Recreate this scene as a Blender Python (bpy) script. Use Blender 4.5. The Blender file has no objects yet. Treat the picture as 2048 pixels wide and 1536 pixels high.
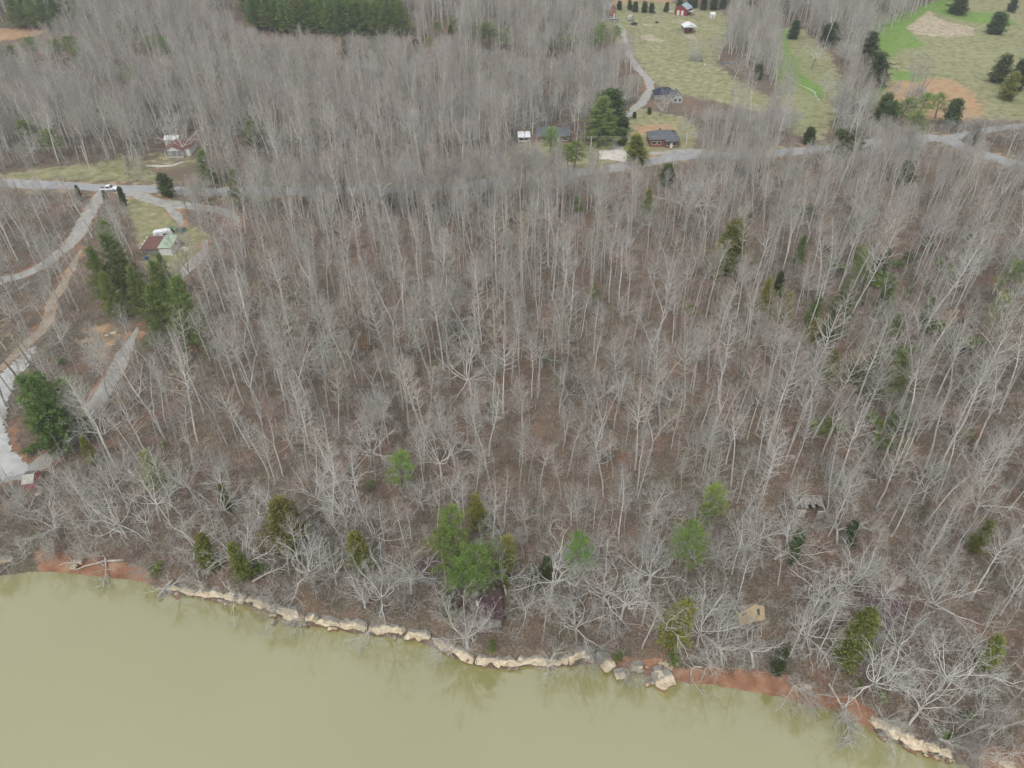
import bpy, bmesh, math, random
import numpy as np
from mathutils import Vector, Matrix, Euler
R = random.Random(7)
NR = np.random.default_rng(11)
C = bpy.context.scene.collection
sc = bpy.context.scene
rad = math.radians

# ------------------------------------------------------------------ camera
CAM_H, PITCH, ROLL, FPX = 105.0, rad(38.5), rad(1.1), 1420.0
Fv = Vector((0, math.cos(PITCH), -math.sin(PITCH)))
R0 = Vector((1, 0, 0)); U0 = Vector((0, math.sin(PITCH), math.cos(PITCH)))
Rv = R0*math.cos(ROLL) - U0*math.sin(ROLL)
Uv = U0*math.cos(ROLL) + R0*math.sin(ROLL)
cam = bpy.data.cameras.new('camera'); camo = bpy.data.objects.new('camera', cam); C.objects.link(camo)
M = Matrix((Rv, Uv, -Fv)).transposed().to_4x4(); M.translation = (0, 0, CAM_H)
camo.matrix_world = M
cam.sensor_width = 36; cam.lens = 36*FPX/2048; cam.clip_start = 1; cam.clip_end = 9000
sc.camera = camo
# ------------------------------------------------------------------ world, sun, exposure (overcast)
SUN_EL, SUN_AZ = rad(52), rad(200)
w = bpy.data.worlds.new("World"); sc.world = w; w.use_nodes = True
nt = w.node_tree; nt.nodes.clear()
o_ = nt.nodes.new('ShaderNodeOutputWorld'); bg = nt.nodes.new('ShaderNodeBackground'); sky = nt.nodes.new('ShaderNodeTexSky')
sky.sky_type = 'NISHITA'; sky.sun_disc = False; sky.sun_elevation = SUN_EL; sky.sun_rotation = SUN_AZ
sky.dust_density = 4; sky.air_density = 1.0; sky.ozone_density = 1
hs = nt.nodes.new('ShaderNodeHueSaturation'); hs.inputs['Saturation'].default_value = 0.25
mx = nt.nodes.new('ShaderNodeMix'); mx.data_type = 'RGBA'; mx.inputs[0].default_value = 0.7
mx.inputs[7].default_value = (9.3, 9.6, 9.9, 1)          # the even layer of cloud
nt.links.new(sky.outputs[0], hs.inputs['Color']); nt.links.new(hs.outputs[0], mx.inputs[6])
nt.links.new(mx.outputs[2], bg.inputs[0]); bg.inputs[1].default_value = 0.115
nt.links.new(bg.outputs[0], o_.inputs[0])
sl = bpy.data.lights.new('sun', 'SUN'); so = bpy.data.objects.new('sun', sl); C.objects.link(so)
sl.energy = 1.4; sl.angle = rad(14); sl.color = (1, .96, .9)
sd = Vector((math.sin(SUN_AZ)*math.cos(SUN_EL), math.cos(SUN_AZ)*math.cos(SUN_EL), math.sin(SUN_EL)))
so.rotation_euler = sd.to_track_quat('Z', 'Y').to_euler()
vs = sc.view_settings; vs.view_transform = 'Standard'; vs.look = 'None'; vs.gamma = 1; vs.exposure = 0.06; vs.use_curve_mapping = False
sc.cycles.max_bounces = 4; sc.cycles.diffuse_bounces = 2; sc.cycles.glossy_bounces = 2; sc.cycles.transparent_max_bounces = 4
sc.cycles.volume_bounces = 0

# ------------------------------------------------------------------ pixels of the 2048x1536 photograph to points of the land
def ray(px, py):
    return (Fv*FPX + Rv*(px-1024) + Uv*(768-py)).normalized()
def flat(px, py, z=0.0):
    d = ray(px, py); t = (z-CAM_H)/d.z
    return Vector((d.x*t, d.y*t, z))
def proj(p):
    v = Vector(p) - Vector((0, 0, CAM_H)); f = v.dot(Fv)
    return 1024 + v.dot(Rv)/f*FPX, 768 - v.dot(Uv)/f*FPX, f
SHORE_PX = [(-420,1215),(-220,1180),(-100,1165),(0,1150),(60,1143),(110,1143),(180,1150),(240,1156),(300,1164),(335,1186),(400,1192),(450,1207),(490,1205),
 (540,1224),(600,1245),(660,1255),(700,1262),(760,1270),(830,1277),(870,1292),(930,1322),(990,1336),(1060,1330),(1150,1331),(1190,1316),
 (1215,1326),(1260,1338),(1300,1350),(1370,1364),(1420,1368),(1500,1382),(1560,1392),(1620,1410),(1690,1425),(1730,1450),(1780,1478),
 (1840,1500),(1900,1518),(1960,1538),(2048,1575),(2300,1700),(2600,1870)]
_sh = [flat(*p) for p in SHORE_PX]
SX = np.array([p.x for p in _sh]); SY = np.array([p.y for p in _sh])
SX = np.concatenate([[-3500], SX, [3500]]); SY = np.concatenate([[SY[0]+900], SY, [SY[-1]-60]])
def sstep(a, b, x):
    t = np.clip((x-a)/(b-a), 0, 1); return t*t*(3-2*t)
def shore_d(x, y): return (y - np.interp(x, SX, SY))*0.9
def H(x, y):
    x = np.asarray(x, float); y = np.asarray(y, float)
    d = shore_d(x, y)
    h = -3.0*sstep(0, -8, d)
    clay = np.maximum(sstep(-96, -88, x)*(1-sstep(-70, -64, x)), sstep(22, 27, x)*(1-sstep(46, 52, x)))
    h = h + 1.5*sstep(-.2, 2.2 + 3.4*clay, d)
    h = h + 0.9*sstep(3, 14, d) + 5.0*sstep(10, 190, d)
    und = 1.3*np.sin(x*.031+1.2)*np.cos(y*.027+.4) + .7*np.sin(x*.071+y*.053) + .28*np.sin(x*.21+.5*y*.2)*np.cos(y*.17+1)
    h = h + und*sstep(6, 50, d)
    h = h + 30*sstep(290, 620, y)*(1-sstep(-10, 110, x)) + 16*sstep(400, 640, y)*sstep(130, 260, x)
    h = h + 26*sstep(640, 1200, y)
    h = h - 1.2*np.exp(-((x-150-.1*(y-330))/18)**2)*sstep(300, 330, y)
    return h
def hz(x, y): return float(H(x, y))
def G(px, py):
    d = ray(px, py); t = 60.0
    for _ in range(400):
        p = Vector((d.x*t, d.y*t, CAM_H + d.z*t)); g = p.z - hz(p.x, p.y)
        if g < 0.03: break
        t += max(g*.6, .02)
        if t > 3000: break
    return Vector((d.x*t, d.y*t, hz(d.x*t, d.y*t)))
def mpp(px, py):
    p = G(px, py); return proj(p)[2]/FPX
VPX = 1024 + FPX/math.tan(PITCH)*math.sin(ROLL); VPY = 768 + FPX/math.tan(PITCH)*math.cos(ROLL)
def stand(xt, yt, yb):
    """a vertical thing whose top shows at (xt, yt) and whose foot shows at height yb: foot point and height"""
    xb = xt + (VPX-xt)*(yb-yt)/(VPY-yt)
    g = G(xb, yb)
    d = ray(xt, yt); t = g.y/d.y
    return g, max(.6, CAM_H + d.z*t - g.z)

# ------------------------------------------------------------------ tagging
def tag(o, label=None, cat=None, group=None, kind=None):
    if label: o['label'] = label
    if cat: o['category'] = cat
    if group: o['group'] = group
    if kind: o['kind'] = kind
    return o
def empty(name, loc, rz=0, s=1):
    o = bpy.data.objects.new(name, None); C.objects.link(o); o.location = loc
    o.rotation_euler = (0, 0, rz); o.scale = (s, s, s); o.empty_display_size = .3
    return o
def link(name, me, parent=None, loc=None, rot=None):
    o = bpy.data.objects.new(name, me); C.objects.link(o)
    if parent: o.parent = parent
    if loc is not None: o.location = loc
    if rot is not None: o.rotation_euler = rot
    return o

# ------------------------------------------------------------------ materials
def mat(name, c1, c2=None, scale=3.0, rough=.85, bump=0.0, rnd=0.0, metal=0.0, stretch=(1,1,1), spec=.3, detail=4, bscale=None, lo=.35, hi=.65):
    m = bpy.data.materials.new(name); m.use_nodes = True; t = m.node_tree; n = t.nodes; L = t.links
    b = n['Principled BSDF']; b.inputs['Roughness'].default_value = rough; b.inputs['Metallic'].default_value = metal
    b.inputs['Specular IOR Level'].default_value = spec
    if c2 is None: c2 = tuple(v*.8 for v in c1)
    tc = n.new('ShaderNodeTexCoord'); mp = n.new('ShaderNodeMapping'); mp.inputs['Scale'].default_value = stretch
    L.new(tc.outputs['Object'], mp.inputs[0])
    no = n.new('ShaderNodeTexNoise'); no.inputs['Scale'].default_value = scale; no.inputs['Detail'].default_value = detail
    L.new(mp.outputs[0], no.inputs['Vector'])
    cr = n.new('ShaderNodeValToRGB'); cr.color_ramp.elements[0].position = lo; cr.color_ramp.elements[1].position = hi
    cr.color_ramp.elements[0].color = (*c2, 1); cr.color_ramp.elements[1].color = (*c1, 1)
    L.new(no.outputs['Fac'], cr.inputs[0]); out = cr.outputs[0]
    if rnd:
        oi = n.new('ShaderNodeObjectInfo'); h = n.new('ShaderNodeHueSaturation')
        mr = n.new('ShaderNodeMapRange'); mr.inputs['To Min'].default_value = 1-rnd; mr.inputs['To Max'].default_value = 1+rnd
        L.new(oi.outputs['Random'], mr.inputs['Value']); L.new(mr.outputs[0], h.inputs['Value']); L.new(out, h.inputs['Color'])
        m2 = n.new('ShaderNodeMath'); m2.operation = 'MULTIPLY'; m2.inputs[1].default_value = 7.31
        m3 = n.new('ShaderNodeMath'); m3.operation = 'FRACT'; L.new(oi.outputs['Random'], m2.inputs[0]); L.new(m2.outputs[0], m3.inputs[0])
        m4 = n.new('ShaderNodeMapRange'); m4.inputs['To Min'].default_value = .5-rnd*.08; m4.inputs['To Max'].default_value = .5+rnd*.08
        L.new(m3.outputs[0], m4.inputs['Value']); L.new(m4.outputs[0], h.inputs['Hue'])
        out = h.outputs[0]
    L.new(out, b.inputs['Base Color'])
    if bump:
        bn = n.new('ShaderNodeTexNoise'); bn.inputs['Scale'].default_value = bscale or scale*3; L.new(mp.outputs[0], bn.inputs['Vector'])
        bp = n.new('ShaderNodeBump'); bp.inputs['Strength'].default_value = bump; bp.inputs['Distance'].default_value = .1
        L.new(bn.outputs['Fac'], bp.inputs['Height']); L.new(bp.outputs[0], b.inputs['Normal'])
    return m
MT = dict(
 bark=mat('pale bark', (.70,.68,.63), (.42,.40,.37), 1.2, .9, rnd=.25, stretch=(2,2,.6), lo=.3, hi=.7),
 limb=mat('silver limb bark', (.70,.69,.645), (.48,.465,.43), .9, .9, rnd=.18),
 darkbark=mat('dark furrowed bark', (.30,.28,.245), (.17,.155,.14), 2.5, .95, rnd=.2),
 twig=mat('grey twigs', (.50,.475,.435), (.35,.33,.30), .5, .9, rnd=.22),
 paletwig=mat('silvery twigs', (.55,.535,.495), (.39,.38,.35), .5, .9, rnd=.15),
 pinktwig=mat('mauve twigs', (.50,.435,.39), (.34,.29,.26), .5, .9, rnd=.2),
 tantwig=mat('tan twigs', (.55,.495,.40), (.40,.355,.285), .5, .9, rnd=.2),
 brush=mat('brown brush', (.43,.36,.30), (.26,.215,.175), .8, .95, rnd=.3),
 budred=mat('reddish budding twigs', (.33,.20,.18), (.24,.16,.14), .6, .9),
 leafbrown=mat('dead beech leaves', (.46,.27,.15), (.33,.19,.11), 2, .9, rnd=.2),
 pine=mat('yellow green needles', (.22,.33,.065), (.12,.19,.04), 1.1, .7, rnd=.3),
 wpine=mat('soft green needles', (.23,.30,.085), (.13,.185,.055), 1.0, .7, rnd=.25),
 cedar=mat('olive cedar foliage', (.28,.28,.07), (.17,.18,.045), 1.2, .8, rnd=.3),
 dark=mat('dark cedar foliage', (.13,.165,.06), (.075,.10,.04), 1.2, .8, rnd=.3),
 ivy=mat('ivy leaves', (.10,.17,.035), (.05,.09,.02), 3, .6, rnd=.2),
 lime=mat('fresh lime leaves', (.27,.34,.06), (.16,.22,.04), 3, .6, rnd=.2),
 deadwood=mat('bleached dead wood', (.58,.54,.48), (.36,.33,.29), 2.0, .9, .3, stretch=(1,1,.3)),
 mudwood=mat('grey weathered wood', (.36,.34,.31), (.22,.2,.18), 2.0, .9, .3),
 white=mat('white paint', (.80,.80,.78), (.66,.66,.63), 1.5, .6),
 whitemetal=mat('white sheet metal', (.80,.82,.83), (.70,.72,.73), .8, .45),
 glass=mat('dark window glass', (.03,.035,.045), (.02,.025,.03), 1, .12, spec=.6),
 shingle=mat('dark grey shingles', (.15,.16,.18), (.09,.10,.115), 2.2, .9, .3),
 brick=mat('brown red brick', (.30,.14,.10), (.20,.095,.07), 4, .9, .2),
 redpaint=mat('barn red paint', (.30,.055,.06), (.20,.04,.045), 1.5, .8),
 brightred=mat('bright red paint', (.50,.06,.05), (.36,.05,.04), 5, .7),
 bluemetal=mat('pale blue metal roof', (.36,.45,.50), (.27,.35,.40), 1.0, .5),
 rust=mat('rusted red roofing', (.25,.125,.105), (.17,.095,.085), 1.6, .8, lo=.3, hi=.7, stretch=(.4,3,1)),
 greenroof=mat('pale green roofing', (.40,.52,.38), (.33,.44,.33), 1.0, .7),
 tin=mat('grey tin', (.50,.52,.52), (.36,.37,.37), 1.2, .5),
 maroon=mat('dull maroon roofing', (.125,.075,.082), (.08,.05,.055), 1.4, .85),
 ply=mat('tan plywood', (.56,.42,.24), (.44,.33,.19), 1.2, .8),
 greywood=mat('grey boards', (.40,.39,.37), (.22,.215,.20), 2, .9, stretch=(3,3,.4)),
 block=mat('pale concrete block', (.52,.50,.44), (.38,.37,.33), 2, .9, .2),
 orangebrick=mat('orange siding', (.45,.20,.11), (.34,.15,.09), 3, .85),
 black=mat('black rubber', (.02,.02,.022), (.015,.015,.016), 3, .8),
 tarp=mat('dark blue tarp', (.03,.04,.075), (.02,.025,.045), 2, .5, .4),
 silver=mat('silver car paint', (.45,.49,.54), (.42,.46,.50), 1, .3, metal=.3),
 carred=mat('red machinery paint', (.40,.05,.04), (.28,.04,.03), 2, .4),
 carwhite=mat('white car paint', (.82,.83,.84), (.80,.81,.82), 1, .25),
 pole=mat('weathered pole wood', (.60,.57,.50), (.44,.41,.35), 1.5, .9, stretch=(3,3,.5)),
 wire=mat('power wire', (.30,.30,.30), (.28,.28,.28), 1, .6),
 hide=mat('dark brown hide', (.035,.022,.016), (.02,.013,.01), 3, .7),
 green=mat('green plastic', (.05,.40,.16), (.04,.3,.12), 3, .5),
 bluep=mat('blue plastic', (.05,.12,.35), (.04,.09,.25), 3, .5),
 teal=mat('dull teal tarp', (.03,.12,.11), (.02,.07,.07), 3, .6),
)

# ------------------------------------------------------------------ mesh helpers
class MB:
    def __init__(s): s.v = []; s.f = []; s.m = []
    def add(s, vs, fs, mi=0):
        k = len(s.v); s.v += [tuple(v) for v in vs]; s.f += [tuple(i+k for i in f) for f in fs]; s.m += [mi]*len(fs)
    def box(s, c, d, mi=0, rz=0, taper=1.0, tx=None):
        x, y, z = d[0]/2, d[1]/2, d[2]/2; vs = []
        for zz, tt in ((-z, 1), (z, taper)):
            for xx, yy in ((-x,-y),(x,-y),(x,y),(-x,y)):
                vs.append(Vector((xx*tt, yy*tt, zz)))
        if rz:
            r = Matrix.Rotation(rz, 3, 'Z'); vs = [r @ v for v in vs]
        if tx: vs = [tx @ v for v in vs]
        vs = [v + Vector(c) for v in vs]
        s.add(vs, [(0,3,2,1),(4,5,6,7),(0,1,5,4),(1,2,6,5),(2,3,7,6),(3,0,4,7)], mi); return s
    def prism(s, pts, off, mi=0):
        n = len(pts); a = [Vector(p) for p in pts]; b = [p+Vector(off) for p in a]
        s.add(a+b, [tuple(range(n-1,-1,-1)), tuple(range(n,2*n))] + [(i,(i+1)%n,n+(i+1)%n,n+i) for i in range(n)], mi); return s
    def tube(s, pts, rs, sides=6, mi=0, cap=True):
        pts = [Vector(p) for p in pts]; k = len(s.v); n = len(pts)
        up = Vector((0,0,1)); vs = []
        for i, p in enumerate(pts):
            d = (pts[min(i+1,n-1)]-pts[max(i-1,0)]).normalized()
            a = d.cross(up if abs(d.z) < .9 else Vector((1,0,0))).normalized(); b = d.cross(a)
            for j in range(sides):
                t = 2*math.pi*j/sides; vs.append(p + (a*math.cos(t)+b*math.sin(t))*rs[i])
        fs = [(i*sides+j, i*sides+(j+1)%sides, (i+1)*sides+(j+1)%sides, (i+1)*sides+j) for i in range(n-1) for j in range(sides)]
        if cap: fs += [tuple(range(sides-1,-1,-1)), tuple(range((n-1)*sides, n*sides))]
        s.add(vs, fs, mi); return s
    def mesh(s, name, mats, smooth=False):
        me = bpy.data.meshes.new(name); me.from_pydata(s.v, [], s.f)
        for m in (mats if isinstance(mats, (list, tuple)) else [mats]): me.materials.append(m)
        me.polygons.foreach_set('material_index', s.m)
        if smooth: me.polygons.foreach_set('use_smooth', [True]*len(s.f))
        me.update(); return me
    def build(s, name, mats, parent=None, loc=None, smooth=False, rot=None):
        return link(name, s.mesh(name, mats, smooth), parent, loc, rot)
def np_mesh(name, V, Fq, mats, mi=None, smooth=False):
    """V (n,3), Fq (m,4) quads"""
    me = bpy.data.meshes.new(name); V = np.asarray(V, np.float32); Fq = np.asarray(Fq, np.int32)
    me.vertices.add(len(V)); me.vertices.foreach_set('co', V.ravel())
    me.loops.add(Fq.size); me.loops.foreach_set('vertex_index', Fq.ravel())
    me.polygons.add(len(Fq)); k = Fq.shape[1]
    me.polygons.foreach_set('loop_start', np.arange(0, Fq.size, k, dtype=np.int32))
    for m in mats: me.materials.append(m)
    if mi is not None: me.polygons.foreach_set('material_index', np.asarray(mi, np.int32))
    if smooth: me.polygons.foreach_set('use_smooth', np.ones(len(Fq), bool))
    me.update(calc_edges=True); me.validate()
    return me

# ------------------------------------------------------------------ ground
def inpoly(x, y, P):
    ins = np.zeros(x.shape, bool); n = len(P)
    for i in range(n):
        x1, y1 = P[i]; x2, y2 = P[(i+1) % n]
        c = ((y1 > y) != (y2 > y)) & (x < (x2-x1)*(y-y1)/((y2-y1) or 1e-9)+x1)
        ins ^= c
    return ins
def pdist(x, y, P, closed=True):
    d = np.full(np.shape(x), 1e9); n = len(P)
    for i in range(n if closed else n-1):
        x1, y1 = P[i]; x2, y2 = P[(i+1) % n]; dx, dy = x2-x1, y2-y1
        t = np.clip(((x-x1)*dx+(y-y1)*dy)/(dx*dx+dy*dy+1e-9), 0, 1)
        d = np.minimum(d, np.hypot(x-x1-t*dx, y-y1-t*dy))
    return d
def world_poly(pp):
    return [(g.x, g.y) for g in (G(*p) for p in pp)]
def soft(x, y, P, e):
    """1 inside the polygon, falling to 0 over e metres outside"""
    xs = [p[0] for p in P]; ys = [p[1] for p in P]
    out = np.zeros(np.shape(x)); x = np.asarray(x); y = np.asarray(y)
    m = (x > min(xs)-e) & (x < max(xs)+e) & (y > min(ys)-e) & (y < max(ys)+e)
    if not m.any(): return out
    xx, yy = x[m], y[m]; d = pdist(xx, yy, P); s = np.where(inpoly(xx, yy, P), d, -d)
    out[m] = np.clip(.5 + s/(2*e), 0, 1); return out
Z = {k: world_poly(v) for k, v in dict(
 pasture=[(1700,165),(1735,95),(1800,45),(1860,12),(1930,0),(2060,-20),(2120,60),(2110,240),(1960,240),(1860,225),(1740,205),(1700,190)],
 sandA=[(1278,72),(1300,68),(1330,82),(1322,86),(1290,80)], sandB=[(1284,47),(1306,50),(1303,54),(1288,52)], sandC=[(1352,42),(1376,42),(1372,49),(1358,48)], sandD=[(1366,70),(1390,70),(1393,80),(1378,78)], sandE=[(1298,34),(1322,36),(1315,39)], rutA=[(1262,58),(1350,62),(1340,68),(1262,66)],
 mound=[(1812,55),(1858,20),(1880,40),(1950,55),(1945,72),(1900,76),(1830,68)],
 lushC=[(1560,95),(1600,120),(1590,170),(1560,150)], lushD=[(1700,190),(1760,150),(1770,175),(1740,215)],
 lushA=[(1700,60),(1780,32),(1850,8),(1915,-2),(1930,22),(2010,30),(2040,52),(1945,45),(1860,22),(1815,60),(1850,92),(1800,98),(1780,120),(1730,110)],
 lushB=[(1780,140),(1850,150),(1840,165),(1790,160)],
 orange=[(1755,205),(1790,165),(1850,155),(1910,160),(1960,200),(1975,235),(1860,240),(1800,225)],
 valley=[(1548,60),(1600,50),(1660,110),(1690,170),(1670,250),(1640,285),(1580,270),(1556,200),(1545,110)],
 lushV=[(1548,60),(1575,60),(1580,130),(1650,180),(1640,200),(1590,170),(1550,160)],
 farm=[(1215,5),(1330,2),(1440,22),(1470,45),(1440,100),(1430,130),(1480,165),(1545,200),(1535,225),(1440,205),(1360,190),(1320,175),(1290,145),(1262,110),(1235,90),(1215,50)],
 tanfield=[(1225,-30),(1350,-30),(1345,4),(1290,2),(1225,14)],
 lawn=[(1240,235),(1275,215),(1370,235),(1395,260),(1390,300),(1340,318),(1250,318),(1232,290)],
 lawnorange=[(1272,250),(1350,245),(1355,268),(1262,272)],
 lawn2=[(1130,285),(1220,278),(1240,300),(1255,330),(1160,342),(1120,340),(1130,300)],
 lawn3=[(1000,300),(1060,282),(1110,295),(1110,330),(1000,330)],
 roadside=[(-60,354),(40,345),(190,326),(240,308),(290,322),(310,345),(310,362),(150,362),(-60,362)],
 farmyard=[(255,318),(290,300),(400,300),(420,335),(300,345)],
 topleft=[(-60,55),(60,56),(95,62),(75,72),(-60,92)],
 strip=[(540,48),(640,52),(770,68),(800,78),(700,72),(540,58)],
 oldyard=[(180,640),(250,635),(270,670),(250,730),(170,740),(140,700),(150,660)],
 yard=[(245,395),(330,400),(370,450),(420,470),(410,520),(350,560),(290,540),(270,460)],
 leftslope=[(-60,580),(70,585),(110,610),(80,660),(10,720),(-60,760)],
 clayL=[(70,1100),(160,1098),(290,1135),(310,1172),(200,1170),(80,1158)],
 clayR=[(1370,1340),(1440,1332),(1560,1345),(1690,1390),(1760,1425),(1740,1470),(1600,1430),(1370,1390),(1300,1375),(1310,1325)],
 clayR2=[(1960,1490),(2060,1500),(2100,1600),(1960,1550)],
 clayM=[(1195,1305),(1290,1320),(1330,1318),(1330,1360),(1210,1350)],
 rim=[(15,860),(40,850),(30,880),(60,925),(45,930),(20,900)],
 redspot=[(370,655),(400,660),(405,710),(375,700)],
).items()}
# roads and drives as centre lines in the photograph
ROADS = dict(
 road=([(-400,372),(-150,365),(0,366),(160,373),(300,378),(480,382),(700,381),(900,372),(1050,358),(1180,343),(1260,330),(1330,318),(1420,312),(1540,306),(1640,298),(1740,285),(1830,277),(1890,280),(1960,307),(2048,333),(2250,400)], 6.3),
 branch=([(1890,279),(1950,266),(2048,252),(2200,235)], 5.5),
 farm_drive=([(1246,326),(1240,305),(1232,280),(1240,250),(1258,228),(1285,203),(1300,182),(1296,160),(1275,135),(1262,115),(1256,95),(1246,65),(1236,48)], 4.2),
 house_drive=([(1300,306),(1340,305),(1390,302),(1420,302)], 8.0),
 left_drive=([(200,378),(195,400),(172,440),(150,478),(110,515),(60,545),(0,562),(-150,590)], 4.6),
 loop_drive=([(205,380),(260,386),(320,405),(380,413),(440,421),(470,436),(470,452)], 5.0),
 yard_drive=([(325,408),(350,430),(365,452)], 4.0),
 lower_drive=([(415,480),(405,505),(370,545),(345,570)], 4.5),
 track=([(160,500),(130,560),(105,600),(92,645),(50,690),(-40,770)], 3.2),
 lane=([(275,655),(262,680),(240,725),(185,820),(160,860),(130,890),(95,918),(60,940),(0,955),(-80,965)], 4.5),
)
RW = {k: ([(g.x, g.y) for g in (G(*p) for p in v[0])], v[1]) for k, v in ROADS.items()}
LOT = world_poly([(-80,800),(0,752),(56,700),(76,692),(62,722),(24,770),(4,850),(22,900),(55,938),(45,955),(-80,975)])
PAD = world_poly([(1198,302),(1240,300),(1262,312),(1262,330),(1240,324),(1200,320)])

xs = np.concatenate([-430-np.cumsum(np.geomspace(3, 900, 14))[::-1], np.arange(-430, 430.1, 1.25), 430+np.cumsum(np.geomspace(3, 900, 14))])
ys = np.concatenate([30-np.cumsum(np.geomspace(3, 700, 12))[::-1], np.arange(30, 150, .7), np.arange(150, 330, 1.1), np.arange(330, 760, 1.8), 760+np.cumsum(np.geomspace(4, 900, 14))])
GX, GY = np.meshgrid(xs, ys); GZ = H(GX, GY)
rough = NR.random(GX.shape)*.16*(GX > -430)*(GX < 430)*(GY < 700)
GZ = GZ + rough*(shore_d(GX, GY) > 5)
ny, nx = GX.shape
ii = np.arange(ny*nx).reshape(ny, nx)
Fq = np.stack([ii[:-1,:-1], ii[:-1,1:], ii[1:,1:], ii[1:,:-1]], -1).reshape(-1, 4)
fx, fy = GX.ravel(), GY.ravel()
za = np.zeros((fx.size, 4), np.float32); zb = np.zeros((fx.size, 4), np.float32); za[:,3] = 1; zb[:,3] = 1
def paint(arr, ch, key, e=3, k=1.0):
    arr[:,ch] = np.maximum(arr[:,ch], soft(fx, fy, Z[key], e)*k)
for k_, e in (('pasture',8),('valley',6),('farm',7),('lawn',4),('lawn2',5),('lawn3',6),('roadside',4),('yard',5)): paint(za, 0, k_, e)
paint(za, 0, 'farmyard', 4, .5)
for k_, e in (('lushA',6),('lushB',5),('lushV',6),('lushC',5),('lushD',5)): paint(za, 1, k_, e)
paint(za, 1, 'pasture', 8, .34); paint(za, 1, 'farm', 8, .28); paint(za, 1, 'valley', 8, .4)
for k_, e in (('clayL',1.2),('clayR',1.2),('clayR2',1.2),('clayM',1),('rim',1.5),('redspot',2)): paint(za, 2, k_, e)
for k_, e in (('mound',3),('strip',3),('sandA',3),('sandB',2.5),('sandC',2.5),('sandD',2),('sandE',3)): paint(zb, 0, k_, e)
paint(za, 2, 'rutA', 5, .5)
for k_, e, q in (('orange',7,1),('tanfield',6,1),('topleft',4,1),('lawnorange',5,.8),('oldyard',4,.5),('leftslope',8,.45)): paint(zb, 1, k_, e, q)
for nm in ('farm_drive','left_drive','loop_drive','track','lane','lower_drive','yard_drive'):
    dd = pdist(fx, fy, RW[nm][0], False); za[:,2] = np.maximum(za[:,2], np.clip(1-(dd-RW[nm][1]*.5)/1.2, 0, .5)*(fy < 420))
dd = pdist(fx, fy, RW['road'][0], False); zb[:,1] = np.maximum(zb[:,1], np.clip(1-(dd-4)/3, 0, .4)); za[:,0] = np.maximum(za[:,0], np.clip(1-(dd-5)/5, 0, .45))
gme = np_mesh('ground', np.stack([fx, fy, GZ.ravel()], -1), Fq, [], smooth=True)
for nm, arr in (('za', za), ('zb', zb)):
    at = gme.color_attributes.new(nm, 'FLOAT_COLOR', 'POINT'); at.data.foreach_set('color', arr.ravel())
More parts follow.
